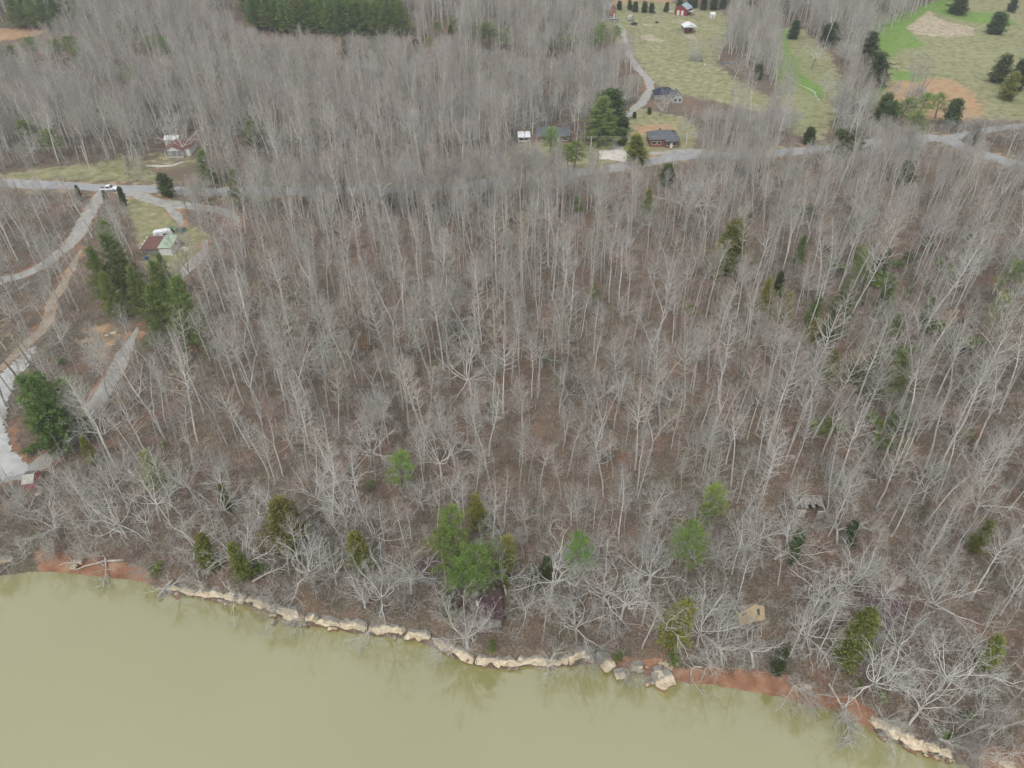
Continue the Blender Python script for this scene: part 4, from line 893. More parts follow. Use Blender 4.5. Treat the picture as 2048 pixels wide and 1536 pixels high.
# ------------------------------------------------------------------ tree kinds
def bare(seed, h, r0, kind, twig='twig', limb='limb', bark='bark'):
    r = random.Random(seed); T_, S = Seg(), Seg()
    if kind == 'slender':
        P = dict(gnarl=.10, up=.07, limb=.035, rmin=.011, ratio=.5, dens={2: 2.2, 1: 3.4})
        tr = poly((0,0,-.5), (r.uniform(-.06,.06), r.uniform(-.06,.06), 1), h+.5, 14, .035, .03, r)
        T_.line(tr, [r0*(1-.86*(i/14)**1.2)+.01 for i in range(15)], 0)
        n = int(h*1.9); t0 = r.uniform(.45, .62)
        for i in range(n):
            t = t0+(1-t0)*((i+r.random())/n); q, dd = at(tr, t); az = i*2.4+r.uniform(-.5,.5); k = (t-t0)/(1-t0)
            o = Vector((math.cos(az), math.sin(az), .45+1.0*k)).normalized(); L_ = h*.17*(1-.62*k)*r.uniform(.65,1.25)*(.6+.8*min(1, k*4))
            branch(S, q, o, L_, .05*(1-.5*k), 2, P, r)
        for i in range(r.randint(1, 4)):               # stray dead branches below the crown
            q, dd = at(tr, r.uniform(.25, t0)); az = r.random()*6.3
            branch(S, q, Vector((math.cos(az), math.sin(az), .3)), h*.06, .03, 1, P, r)
    elif kind == 'forked':
        P = dict(gnarl=.13, up=.05, limb=.045, rmin=.012, ratio=.48, dens={2: 2.2, 1: 3.8})
        hf = h*r.uniform(.38, .55); tr = poly((0,0,-.5), (r.uniform(-.05,.05),0,1), hf+.5, 7, .04, .02, r)
        T_.line(tr, [r0*(1-.35*i/7) for i in range(8)], 0); az0 = r.random()*6.3; nf = r.choice((2,2,3))
        for k in range(nf):
            az = az0+k*6.28/nf; d = Vector((math.cos(az)*.38, math.sin(az)*.38, 1)).normalized()
            st = poly(tr[-1], d, h-hf, 9, .08, .07, r); T_.line(st, [r0*.55*(1-.85*i/9)+.01 for i in range(10)], 0)
            n = int(h*.95)
            for i in range(n):
                t = .12+.88*(i+r.random())/n; q, dd = at(st, t); a2 = i*2.4+r.random()
                branch(S, q, Vector((math.cos(a2), math.sin(a2), .5+.8*t)), h*.17*(1-.6*t)*r.uniform(.6,1.2), .05*(1-.5*t), 2, P, r)
    elif kind == 'broad':
        P = dict(gnarl=.24, up=.055, limb=.02, rmin=.010, ratio=.5, dens={3: 1.0, 2: 1.8, 1: 2.6})
        hf = h*r.uniform(.22, .38); tr = poly((0,0,-.5), (r.uniform(-.12,.12), r.uniform(-.12,.12), 1), hf+.5, 6, .06, .02, r)
        T_.line(tr, [r0*(1-.25*i/6) for i in range(7)], 0); nl = r.randint(7, 9); az0 = r.random()*6.3
        for k in range(nl):
            az = az0+k*6.28/nl+r.uniform(-.3,.3); q, dd = at(tr, r.uniform(.72, 1)); el = r.uniform(.45, 1.3)
            branch(S, q, Vector((math.cos(az), math.sin(az), el)), h*r.uniform(.44,.64), r0*r.uniform(.26,.36), 3, P, r)
        branch(S, tr[-1], Vector((r.uniform(-.2,.2), r.uniform(-.2,.2), 1)), h*.58, r0*.34, 3, P, r)
    elif kind == 'round':
        P = dict(gnarl=.13, up=.05, limb=.04, rmin=.012, ratio=.46, dens={3: 1.3, 2: 2.6, 1: 4.2})
        hf = h*r.uniform(.2, .3); tr = poly((0,0,-.5), (0,0,1), hf+.5, 5, .03, .02, r)
        T_.line(tr, [r0*(1-.25*i/5) for i in range(6)], 0); nl = 9
        for k in range(nl):
            az = k*2.4+r.uniform(-.3,.3); q, dd = at(tr, r.uniform(.7, 1)); el = .55+2.2*k/nl
            branch(S, q, Vector((math.cos(az), math.sin(az), el)), h*r.uniform(.55,.72), r0*.34, 3, P, r)
    elif kind == 'sapling':
        P = dict(gnarl=.12, up=.06, limb=.03, rmin=.010, ratio=.5, dens={2: 2.4, 1: 4})
        tr = poly((0,0,-.3), (r.uniform(-.1,.1), r.uniform(-.1,.1), 1), h+.3, 8, .06, .04, r)
        T_.line(tr, [r0*(1-.85*i/8)+.006 for i in range(9)], 0); n = int(h*3)
        for i in range(n):
            t = .25+.75*(i+r.random())/n; q, dd = at(tr, t); az = i*2.4+r.random()
            branch(S, q, Vector((math.cos(az), math.sin(az), .35+.6*t)), h*.24*(1.1-.75*t)*r.uniform(.6,1.2), .022, 2 if h > 5 else 1, P, r)
    elif kind == 'snag':
        P = dict(gnarl=.15, up=.0, limb=.01, rmin=.012, ratio=.5, dens={1: .8})
        tr = poly((0,0,-.5), (.05,.02,1), h+.5, 8, .03, .02, r)
        T_.line(tr, [r0*(1-.45*i/8) for i in range(9)], 0)
        for i in range(5):
            q, dd = at(tr, r.uniform(.45,.95)); az = r.random()*6.3
            branch(S, q, Vector((math.cos(az), math.sin(az), .4)), r.uniform(.8,2.2), .07, 1, P, r)
    ms = [MT[bark], MT[limb], MT[twig]]
    nm = kind+' tree'
    return T_.mesh(nm+' trunk', ms), S.mesh(nm+' crown', ms)
def join_me(name, a, b, mats):
    """one mesh out of two sharing a material list"""
    def arr(me):
        v = np.empty(len(me.vertices)*3, np.float32); me.vertices.foreach_get('co', v)
        f = np.empty(len(me.loops), np.int32); me.loops.foreach_get('vertex_index', f)
        m = np.empty(len(me.polygons), np.int32); me.polygons.foreach_get('material_index', m)
        return v.reshape(-1,3), f.reshape(-1,4), m
    va, fa, ma = arr(a); vb, fb, mb = arr(b)
    return np_mesh(name, np.concatenate([va, vb]), np.concatenate([fa, fb+len(va)]), mats, np.concatenate([ma, mb]), smooth=True)
PR = {}
for i in range(6): PR['slender%d' % i] = (bare(100+i, (19, 21, 17, 22, 16, 20)[i], (.17,.19,.14,.2,.13,.17)[i], 'slender', twig=('twig','paletwig','pinktwig','twig','tantwig','pinktwig')[i]), (19, 21, 17, 22, 16, 20)[i])
for i in range(3): PR['forked%d' % i] = (bare(200+i, (19, 21, 17)[i], (.22,.25,.18)[i], 'forked', twig=('twig','tantwig','pinktwig')[i], bark=('bark','darkbark','bark')[i]), (19, 21, 17)[i])
for i in range(5): PR['broad%d' % i] = (bare(300+i, (15, 13, 16, 14, 15)[i], (.25,.2,.28,.21,.26)[i], 'broad', twig='paletwig', bark=('bark','bark','darkbark','bark','bark')[i]), (15, 13, 16, 14, 15)[i])
for i in range(2): PR['round%d' % i] = (bare(400+i, (13, 15)[i], (.26,.3)[i], 'round'), (13, 15)[i])
for i in range(4): PR['sapling%d' % i] = (bare(500+i, (5, 8, 10, 6.5)[i], (.04,.06,.08,.05)[i], 'sapling'), (5, 8, 10, 6.5)[i])
PR['redbud0'] = (bare(600, 9, .14, 'round', twig='budred', limb='bark'), 9)
PR['snag0'] = (bare(700, 11, .26, 'snag', bark='deadwood', limb='deadwood', twig='deadwood'), 11)
for k_, (ms_, h_) in PR.items():
    print(k_, h_, len(ms_[0].polygons), len(ms_[1].polygons))

# ------------------------------------------------------------------ evergreen foliage
def blades(cent, dirs, nper, ln, wd, spread, r):
    """needle tufts: nper narrow leaf faces round each centre"""
    n = len(cent)*nper; c = np.repeat(np.asarray(cent), nper, 0); d0 = np.repeat(np.asarray(dirs), nper, 0)
    d = d0 + r.normal(0, spread, (n, 3)); d /= np.linalg.norm(d, axis=1, keepdims=True)
    c = c + r.normal(0, ln*.28, (n, 3)); s = np.cross(d, r.normal(0, 1, (n, 3))); s /= np.linalg.norm(s, axis=1, keepdims=True)+1e-9
    L_ = ln*r.uniform(.6, 1.2, (n, 1)); W_ = wd*r.uniform(.6, 1.3, (n, 1))
    V = np.stack([c, c+d*L_*.5+s*W_, c+d*L_, c+d*L_*.5-s*W_], 1).reshape(-1, 3)
    return V, np.arange(n*4).reshape(-1, 4)
def evergreen(seed, h, kind, fol):
    r = random.Random(seed); nr = np.random.default_rng(seed); T_ = Seg(); cs = []; ds = []
    r0 = h*.014+.04; tr = poly((0,0,-.4), (r.uniform(-.03,.03), r.uniform(-.03,.03), 1), h+.2, 8, .02, .02, r)
    T_.line(tr, [r0*(1-.85*i/8)+.01 for i in range(9)], 0)
    def limb(q, d, ln, n, dn, sp, lo=.35):
        pts = poly(q, d, ln, 4, .10, .03, r); T_.line(pts, [.035*(1-.7*i/4)+.006 for i in range(5)], 0)
        for i in range(n):
            t = lo+(1-lo)*r.random(); a, dd = at(pts, t); cs.append(a+rv(r, sp)*(.4+.6*t)); ds.append((dd+Vector((0,0,.5))).normalized())
    if kind == 'pine':           # long clear trunk, loose irregular rounded crown
        for i in range(int(h*3.2)):
            t = .45+.55*(i+r.random())/(h*3.2); q, dd = at(tr, t); az = i*2.4+r.uniform(-.6,.6); k = (t-.45)/.55
            ln = h*.19*(.55+.9*math.sin(math.pi*min(1,k*.8+.12)))*(1-k*.55)*r.uniform(.5,1.25)
            limb(q, Vector((math.cos(az), math.sin(az), .25+.5*k)), ln, 9, 0, .26)
        V, F_ = blades(cs, ds, 11, .42, .035, .8, nr)
    elif kind == 'wpine':        # layered soft whorls down to low
        nw = int(h*1.15)
        for i in range(nw):
            t = .14+.84*i/nw; q, dd = at(tr, t); k = (t-.14)/.84; a0 = r.random()*6
            for j in range(6):
                az = a0+j*1.05+r.uniform(-.2,.2); ln = h*.25*(1-k)**.75*r.uniform(.65,1.15)+.3
                limb(q, Vector((math.cos(az), math.sin(az), .12+.35*k)), ln, int(5+ln*5), 0, .22, .2)
        V, F_ = blades(cs, ds, 9, .40, .045, .75, nr)
    else:                        # cedar: dense ragged cone from the ground up
        n = int(h*26)
        for i in range(n):
            t = .05+.95*(i+r.random())/n; q, dd = at(tr, t); az = i*2.4+r.uniform(-.6,.6); k = (t-.05)/.95
            lobe = 1+.28*math.sin(3*az+seed)+.2*math.sin(7*t*3+az)
            ln = h*.20*(1-k)**(.6 if fol == 'cedar' else .42)*(.55+.45*min(1,k*6))*lobe*r.uniform(.6,1.1)+.15
            limb(q, Vector((math.cos(az), math.sin(az), .5+.5*k)), ln, 4+int(ln*3), 0, .16, .3)
        V, F_ = blades(cs, ds, 10, .36, .05, .8, nr)
    me = np_mesh(kind+' foliage', V, F_, [MT[fol]])
    return T_.mesh(kind+' trunk', [MT['darkbark' if kind != 'cedar' else 'bark']]), me
for nm, n, kind, fol, hs_ in (('pine', 3, 'pine', 'pine', (15, 13, 16)), ('wpine', 3, 'wpine', 'wpine', (15, 17, 13)), ('cedar', 3, 'cedar', 'cedar', (8, 9, 7)), ('dark', 3, 'cedar', 'dark', (7, 9, 6))):
    for i in range(n): PR['%s%d' % (nm, i)] = (evergreen(800+i*7+len(nm), hs_[i], kind, fol), hs_[i])
# round evergreen shrub and brush
def shrub(seed, h, fol=None, mats='brush'):
    r = random.Random(seed); nr = np.random.default_rng(seed); S = Seg(); cs = []; ds = []
    P = dict(gnarl=.16, up=.03, limb=9, rmin=.008, ratio=.55, dens={2: 2.6, 1: 4.5})
    for i in range(9):
        az = r.random()*6.3; el = r.uniform(.6, 2.4)
        branch(S, Vector((r.uniform(-.3,.3)*h, r.uniform(-.3,.3)*h, -.1)), Vector((math.cos(az), math.sin(az), el)), h*r.uniform(.5,1), .022, 2 if h > 1.4 else 1, P, r)
    a = S.mesh('shrub stems', [MT['bark'], MT['bark'], MT[mats]])
    if not fol: return a
    lob = [(Vector((r.uniform(-.45,.45), r.uniform(-.45,.45), r.uniform(.3,.75)))*h, h*r.uniform(.18,.36)) for _ in range(6)]
    for i in range(150):
        c0, lr = r.choice(lob); v = rv(r); v.normalize(); v *= r.random()**.4; cs.append(c0+v*lr); ds.append((v+Vector((0,0,.5))).normalized())
    V, F_ = blades(cs, ds, 9, .22, .06, .8, nr)
    return a, np_mesh('shrub leaves', V, F_, [MT[fol]])
BR = [shrub(900+i, (1.6, 2.2, 1.2, 2.8)[i]) for i in range(4)] + [shrub(910+i, (1.8, 2.4)[i], mats='paletwig') for i in range(2)]
LEAFY = Seg()

# ------------------------------------------------------------------ where trees must not stand
BUILT = []          # (x, y, radius) of things kept clear
CLEAR = [Z[k] for k in ('pasture','valley','farm','lawn','lawn2','tanfield','topleft','strip','yard')] + [LOT, PAD] + [world_poly(p) for p in (
 [(20,955),(100,940),(110,990),(40,1000)], [(950,1185),(1010,1185),(1012,1262),(955,1262)], [(835,1120),(880,1120),(880,1165),(840,1165)],
 [(1460,1205),(1540,1200),(1545,1270),(1460,1270)], [(1735,1195),(1800,1195),(1800,1250),(1740,1250)], [(1585,1000),(1645,1000),(1645,1045),(1585,1045)],
 [(325,285),(400,285),(400,345),(325,345)], [(1030,262),(1150,262),(1150,320),(1030,320)], [(0,347),(190,334),(250,322),(250,360),(0,362)],
 [(1290,170),(1400,170),(1400,230),(1290,230)], [(1360,95),(1440,95),(1440,140),(1360,140)], [(180,365),(260,365),(260,400),(180,400)],
 [(480,36),(835,58),(835,108),(700,104),(480,84)], [(-60,50),(110,55),(120,100),(60,118),(-60,118)], [(300,275),(410,275),(410,368),(300,368)], [(175,362),(270,362),(275,425),(185,425)], [(270,450),(400,450),(400,560),(270,560)],
 [(1735,225),(2060,235),(2060,262),(1735,255)], [(1395,95),(1440,95),(1560,200),(1540,240),(1400,230)], [(1225,225),(1400,225),(1400,318),(1225,330)], [(840,1130),(900,1130),(910,1190),(850,1190)], [(1290,1180),(1310,1180),(1310,1260),(1290,1260)],
 [(1455,1205),(1545,1205),(1545,1300),(1455,1300)], [(150,650),(270,640),(240,735),(150,740)], [(560,1250),(660,1258),(640,1262),(560,1260)])]
def blocked(x, y):
    b = np.zeros(x.shape, bool)
    for P in CLEAR:
        b |= inpoly(x, y, P)
    for nm, (pts, wd) in RW.items():
        b |= pdist(x, y, pts, False) < wd/2 + (1.0 if nm in ('road',) else 1.0)
    return b
def scatter(step, x0, x1, y0, y1, seed):
    g = np.random.default_rng(seed)
    X, Y = np.meshgrid(np.arange(x0, x1, step), np.arange(y0, y1, step))
    x = X.ravel()+g.uniform(-.5,.5,X.size)*step*1.1; y = Y.ravel()+g.uniform(-.5,.5,X.size)*step*1.1
    return x, y
def project_np(x, y, z):
    vz = z-CAM_H; f = x*Fv.x+y*Fv.y+vz*Fv.z; f = np.maximum(f, 1)
    return 1024+(x*Rv.x+y*Rv.y+vz*Rv.z)/f*FPX, 768-(x*Uv.x+y*Uv.y+vz*Uv.z)/f*FPX, f

# ------------------------------------------------------------------ individually placed trees, from the photograph: top x, top y, foot y
TREES = []          # dict(kind, x, y, z, h, rz, tilt)
def put(kind, xt, yt, yb, sc_=1.0, lab=None, ivy=False, tilt=None, wide=1.0):
    g, h = stand(xt, yt, yb); h = min(h, 15.5) if kind == 'broad' and yb > 800 else min(h, 22); ks = [k for k in PR if k.rstrip('0123456789') == kind]
    TREES.append(dict(k=R.choice(ks), x=g.x, y=g.y, z=g.z, h=h*sc_, rz=R.random()*6.28, lab=lab, ivy=ivy, tilt=tilt, wide=wide, hero=True, px=(xt, yt, yb), ev=kind in ('pine','wpine','cedar','dark')))
EV = """pine 790 905 1005;cedar 558 1008 1108 1.5;cedar 712 1062 1142;cedar 393 1068 1140;cedar 466 1088 1158;cedar 440 970 1020 .8;cedar 293 905 988;cedar 165 876 928;pine 897 1015 1140;pine 942 1085 1215 1.2;pine 905 1060 1185;pine 922 1110 1215;
cedar 955 988 1058;cedar 1010 1072 1142 1.2;cedar 1012 1152 1180;dark 890 1180 1232;dark 1062 1138 1185;pine 1165 1070 1190 .8;dark 1092 1118 1162;cedar 1362 1200 1285 1.2;pine 1395 1052 1165 1.1;pine 1443 970 1060;pine 1420 1010 1072;
cedar 1735 1230 1330;dark 1570 1298 1348;cedar 1985 1040 1105;cedar 2008 1278 1335;dark 1600 1065 1125;dark 1715 1045 1095;cedar 1470 445 545 1.5;cedar 1445 490 560;cedar 1540 560 625;dark 1562 545 590;dark 1502 415 445;dark 1945 470 512;dark 1775 500 565;
dark 1660 650 735;cedar 1632 640 700;dark 1925 640 690;wpine 1700 555 645;wpine 1755 690 790;wpine 1642 585 665;wpine 1822 700 805;wpine 1868 590 660;cedar 1582 590 650;wpine 1792 545 620;pine 1735 505 590;cedar 1668 700 770;wpine 1610 470 530;pine 2042 520 640;pine 2015 590 680;wpine 175 488 615;wpine 212 455 600;wpine 255 530 640;wpine 300 515 645;wpine 335 540 700;wpine 200 540 640;wpine 228 500 590;pine 205 440 530;wpine 310 505 600 .9;wpine 285 560 700;
wpine 35 722 900 1.1;wpine 75 738 870;pine 118 765 855;wpine 60 800 905;dark 205 383 412;dark 236 375 412;dark 322 345 392;wpine 400 298 372;wpine 460 333 418 1.1;wpine 500 228 292;dark 150 372 402;pine 48 238 295;pine 92 262 322;pine 505 255 300;
pine 50 74 125;pine 98 80 130;pine 135 72 130;pine 158 95 150;pine 290 72 118;pine 332 72 122;pine 20 92 130;pine 265 135 180;
wpine 12 -15 56;wpine 32 -8 58;wpine 52 -14 57;wpine 74 -10 58;wpine 98 -8 60;wpine 122 -16 54;wpine 142 -20 48;
cedar 905 32 66;pine 980 45 98 1.3;pine 958 52 100;pine 875 45 72;pine 862 75 112;dark 832 80 110;pine 1008 60 105;cedar 900 50 78;pine 1205 45 100;pine 1228 52 98;pine 1190 58 112;pine 1140 68 110;pine 1105 75 120;
wpine 1208 192 290 1.2;dark 1222 185 270 1.4;pine 1100 256 322;pine 1150 285 350;pine 1138 290 348;dark 1249 236 264;dark 1247 260 290;dark 1270 224 236;cedar 1279 270 330 1.4;dark 1312 262 278;dark 1346 260 278;dark 1300 214 228;
dark 1272 4 24;dark 1290 4 25;dark 1304 6 25;dark 1333 4 24;dark 1262 0 20;dark 1240 2 20;dark 1362 -8 16;dark 1378 -6 18;dark 1392 -8 16;dark 1410 -6 20;dark 1430 -6 20;dark 1448 -8 18;dark 1500 -6 20;
dark 1928 -10 28 1.5;dark 2003 25 68 1.3;dark 2032 -5 24;dark 1752 -8 30;dark 1592 42 78;dark 1660 50 92;dark 1672 46 90;dark 1748 66 120 1.2;dark 1765 106 172 1.3;dark 1738 120 178;dark 2012 110 165;cedar 2035 145 200 1.2;dark 2050 120 180;
dark 1778 190 250;pine 1812 198 262;pine 1850 188 250;pine 1888 190 245;pine 1845 228 290;dark 1790 205 262;dark 1920 200 250;dark 1692 258 312 1.2;dark 1715 262 312;dark 1822 325 375;dark 1625 255 290;dark 1520 130 160;dark 1960 250 290;
cedar 1300 380 440;dark 1335 330 372;pine 1160 395 440;pine 1190 570 620;pine 745 75 120;dark 690 78 120;pine 1590 335 370"""
for row in EV.replace('\n', '').split(';'):
    f_ = row.split(); put(f_[0], float(f_[1]), float(f_[2]), float(f_[3]), wide=(float(f_[4]) if len(f_) > 4 else 1.0)*(dict(dark=1.9, cedar=1.5, pine=2.1, wpine=1.6) if float(f_[3]) < 400 else dict(dark=.9, cedar=1.0, pine=1.2, wpine=.92))[f_[0]])
for rr in range(3):                                   # the planted pine stand at the top of the photograph
    for i in range(15):
        x = 486+i*21+R.uniform(-6,6)+rr*7; put('wpine', x, -42+rr*16+R.uniform(-4,4)+(x-486)*.03, 34+rr*14+(x-486)*.045+R.uniform(-3,3), wide=1.5)
BROAD = """broad 725 782 945;broad 1235 980 1232 1.15;broad 1110 1038 1202 1.2;broad 655 895 1052;broad 705 955 1098;broad 620 880 1010;broad 648 1075 1168;broad 800 1058 1188;broad 1440 925 1128;broad 1620 905 1118 1.15;broad 1740 1075 1205;broad 1840 1195 1312 1.2;
broad 1430 1158 1292;broad 1585 1128 1335;broad 1352 1180 1290;broad 462 995 1132;broad 250 895 1042;broad 305 822 985;broad 110 950 1062;broad 190 960 1075;broad 860 470 690;broad 465 172 262;broad 1000 160 262;broad 305 212 300;broad 265 205 302;broad 345 218 312;
broad 1390 340 455 1.2;broad 1510 490 580;broad 935 655 790;broad 160 740 880;broad 1200 150 240;broad 1160 165 255;broad 1065 180 270;broad 880 120 205;broad 1650 360 430;round 400 345 402;round 925 1195 1296;
broad 55 980 1080;broad 340 1020 1120;broad 870 840 960;broad 560 560 760;broad 1940 1105 1250;broad 1985 1230 1390;broad 1520 1010 1130;broad 1655 1180 1300;broad 1260 1110 1240;broad 1160 1190 1290;
broad 710 1130 1215;broad 740 1110 1232;broad 590 1060 1180;broad 1480 1220 1330;broad 1790 1290 1395;broad 1900 1330 1450;broad 1690 1095 1230;broad 520 940 1075;broad 415 900 1030;broad 180 880 990;broad 1010 1080 1190;broad 1320 1060 1175;broad 1730 960 1090;
redbud 1165 215 290;forked 540 500 830;forked 460 640 850;forked 660 485 700;forked 715 540 690;forked 770 560 700;forked 510 480 760;forked 830 520 680;forked 270 740 880;forked 345 660 830;
broad 1400 60 110;broad 1430 55 115;broad 1450 40 120;broad 1340 165 225;broad 1325 190 235;broad 1700 175 262;broad 1665 130 200;broad 1990 190 290;broad 1385 205 290;broad 1480 90 160;broad 1640 70 140"""
for row in BROAD.replace('\n', '').split(';'):
    f_ = row.split(); put(f_[0], float(f_[1]), float(f_[2]), float(f_[3]), wide=float(f_[4]) if len(f_) > 4 else 1.0)
for x, yt, yb in ((1745,640,800),(1788,650,790),(1838,640,770),(1850,500,600),(1760,490,610),(1800,520,640),(1720,560,680),(1865,690,820),(1700,760,860)):
    put(R.choice(('forked','slender')), x, yt, yb, ivy=True)
for i, (x, yb, h_, tl, kd) in enumerate(((352,1168,8,50,'broad'),(470,1192,9,48,'broad'),(556,1212,8,40,'round'),(604,1228,8,55,'broad'),(742,1256,8,58,'broad'),(902,1290,8,52,'broad'),
  (1096,1316,9,55,'broad'),(1172,1300,8,45,'round'),(1262,1328,7,66,'round'),(1575,1362,9,60,'round'),
  (1760,1436,8,40,'round'),(1880,1478,9,45,'round'),(1940,1490,9,55,'broad'),(2010,1500,9,45,'broad'),(290,1140,7,50,'round'),(205,1112,8,35,'round'),(60,1108,8,50,'broad'),(118,1100,6,55,'round'),(20,1112,7,60,'round'),(420,1178,8,35,'broad'),(520,1195,8,30,'broad'),(1420,1335,8,38,'broad'))):
    g = G(x, yb); ks = [k for k in PR if k.rstrip('0123456789') == kd]
    TREES.append(dict(k=R.choice(ks), x=g.x, y=g.y, z=g.z, h=h_*.88, rz=R.random()*6.28, lab=None, ivy=False, tilt=rad(tl*.85), wide=1.0, hero=True, px=(x, yb-60, yb), ev=False))
put('snag', 884, 1098, 1168, lab='tall bleached dead trunk with one side branch beside the bright green pines')
put('snag', 1297, 1178, 1252, lab='thin broken dead trunk standing alone among red brown leaves')
hero_xy = np.array([(t['x'], t['y']) for t in TREES])

# ------------------------------------------------------------------ the forest between them
def region_ok(x, y, m=70):
    z = H(x, y); u, v, f = project_np(x, y, z); u2, v2, _ = project_np(x, y, z+20)
    k = 1420/f*m
    return (u > -k-60) & (u < 2048+k+60) & (v2 < 1536+200) & (v > -90) & (shore_d(x, y) > 2.0)
auto = []
OPEN = [(1290,1356,296,.1),(1306,1368,206,.4),(1034,1138,286,.3),(1342,1386,38,0),(1358,1394,74,0),(1374,1414,132,.2),(326,388,322,.15),(284,374,520,.1),(196,262,390,.05),(1464,1532,1244,.1),(955,1002,1262,.05),(845,872,1158,.2),(1586,1642,1032,.4),(1740,1792,1238,.4),(1412,1436,38,0),(50,84,975,0),(1208,1240,44,0),(1240,1280,55,0),
 (1720,2060,236,.12),(1556,1672,275,.15),(1236,1440,150,.06),(1400,1540,212,.15),(1222,1300,312,.08),(1240,1392,312,.12),(1140,1240,330,.3),(520,810,72,.1),(0,90,86,.1),(0,300,352,.45),(1823,1960,290,.4),(1950,2048,325,.4),(1376,1400,215,.1),(240,300,400,.1)]
OPEN += [(t['px'][0]-6-.22*(t['px'][2]-t['px'][1]), t['px'][0]+6+.22*(t['px'][2]-t['px'][1]), t['px'][1]+.8*(t['px'][2]-t['px'][1]), .12) for t in TREES if t['ev']]
OPEN += [(480, 830, 48, .15)]
def add_auto(step, seed, choose, ymax=620):
    x, y = scatter(step, -430, 430, 35, ymax, seed)
    ok = region_ok(x, y) & ~blocked(x, y); x, y = x[ok], y[ok]
    g = random.Random(seed); z = H(x, y); u, v, f = project_np(x, y, z)
    dmin = np.array([np.min(np.hypot(hero_xy[:,0]-a, hero_xy[:,1]-b)) for a, b in zip(x, y)])
    for a, b, c, uu, vv, ff, dm in zip(x, y, z, u, v, f, dmin):
        k = choose(a, b, uu, vv, g, dm)
        if k:
            kk, hh = k; _, vt, _ = project_np(a, b, c+hh); fm = hh
            for x0, x1, yl, pp in OPEN:
                if x0 < uu < x1 and vv > yl and vt < yl and g.random() > pp:
                    fm = min(fm, hh*(vv-yl)/max(vv-vt, 1)*g.uniform(.9, 1.1))
            if fm < 2.5: continue
            if fm < hh*.45: kk = 'sapling'
            hh = fm; ks = [q for q in PR if q.rstrip('0123456789') == kk]
            auto.append(dict(k=g.choice(ks), x=a, y=b, z=c, h=hh, rz=g.random()*6.28, f=ff, u=uu, v=vv))
def ch_main(a, b, u, v, g, dm):
    if dm < 2.2: return None
    pt = math.sin(a*.083+2*math.sin(b*.041))*math.sin(b*.097+1.7*math.sin(a*.057))
    if v > 330 and pt > .3 and g.random() < .38: return None
    hk = 1.0
    if v > 1100: hk = .72
    elif v > 950: hk = .85
    if u > 1500 and 520 < v < 1300: hk *= 1.2
    if (1530 < u < 1680 or u > 1820) and 250 < v < 400: hk *= .62
    if 1000 < u < 1440 and 320 < v < 420: hk *= (.5 if u > 1215 else .78)
    if u < 330 and 355 < v < 470: hk *= .6
    if u < 330 and 355 < v < 400 and g.random() < .6: return None
    if u > 1700 and 225 < v < 300 and g.random() < .7: return None
    if v > 1150 and g.random() < .15: return None
    r_ = g.random()
    if v < 330:
        if r_ < .12: return 'broad', g.uniform(12, 17)
        if r_ < .40: return 'forked', g.uniform(15, 22)
        return 'slender', g.uniform(14, 23)
    if r_ < (.22 if v > 950 else .05): return 'broad', g.uniform(8, 13)*min(hk*1.1, 1.1)
    if r_ < .24: return 'forked', g.uniform(15, 22)*hk
    return 'slender', g.choice((g.uniform(9.5, 15), g.uniform(14, 20), g.uniform(16, 23.5)))*hk
add_auto(5.05, 21, ch_main)
def ch_far(a, b, u, v, g, dm):
    return None if v > 300 or dm < 2 else (('slender', g.uniform(14, 21)) if g.random() < .7 else ('round', g.uniform(9, 13)))
add_auto(9.0, 22, ch_far)
def ch_sap(a, b, u, v, g, dm): return None if dm < 1 else ('sapling', g.uniform(3.5, 9.5))
add_auto(4.9, 23, ch_sap)
add_auto(3.4, 25, lambda a, b, u, v, g, dm: ('slender', g.uniform(11, 17)) if (1385 < u < 1535 or 1680 < u < 1820 or 1900 < u < 1950) and 285 < v < 385 and g.random() < .8 else None)
add_auto(3.3, 24, lambda a, b, u, v, g, dm: ('slender', g.uniform(13, 19)) if 372-.03*max(u-700,0) < v < 445 and 300 < u < 1200 else None)
auto.sort(key=lambda t: t['f'])
inview = [t for t in auto if -20 < t['u'] < 2068 and 0 < t['v'] < 1545]
N_IND = 300 - sum(1 for t in TREES if t['k'][:-1] in ('broad', 'round', 'forked', 'slender', 'redbud', 'snag'))
solo = [t for t in inview if not t['k'].startswith('sapling')][:N_IND]
ids = {id(t) for t in solo}; mass = [t for t in auto if id(t) not in ids]
print('TREES hero', len(TREES), 'solo', len(solo), 'mass', len(mass))

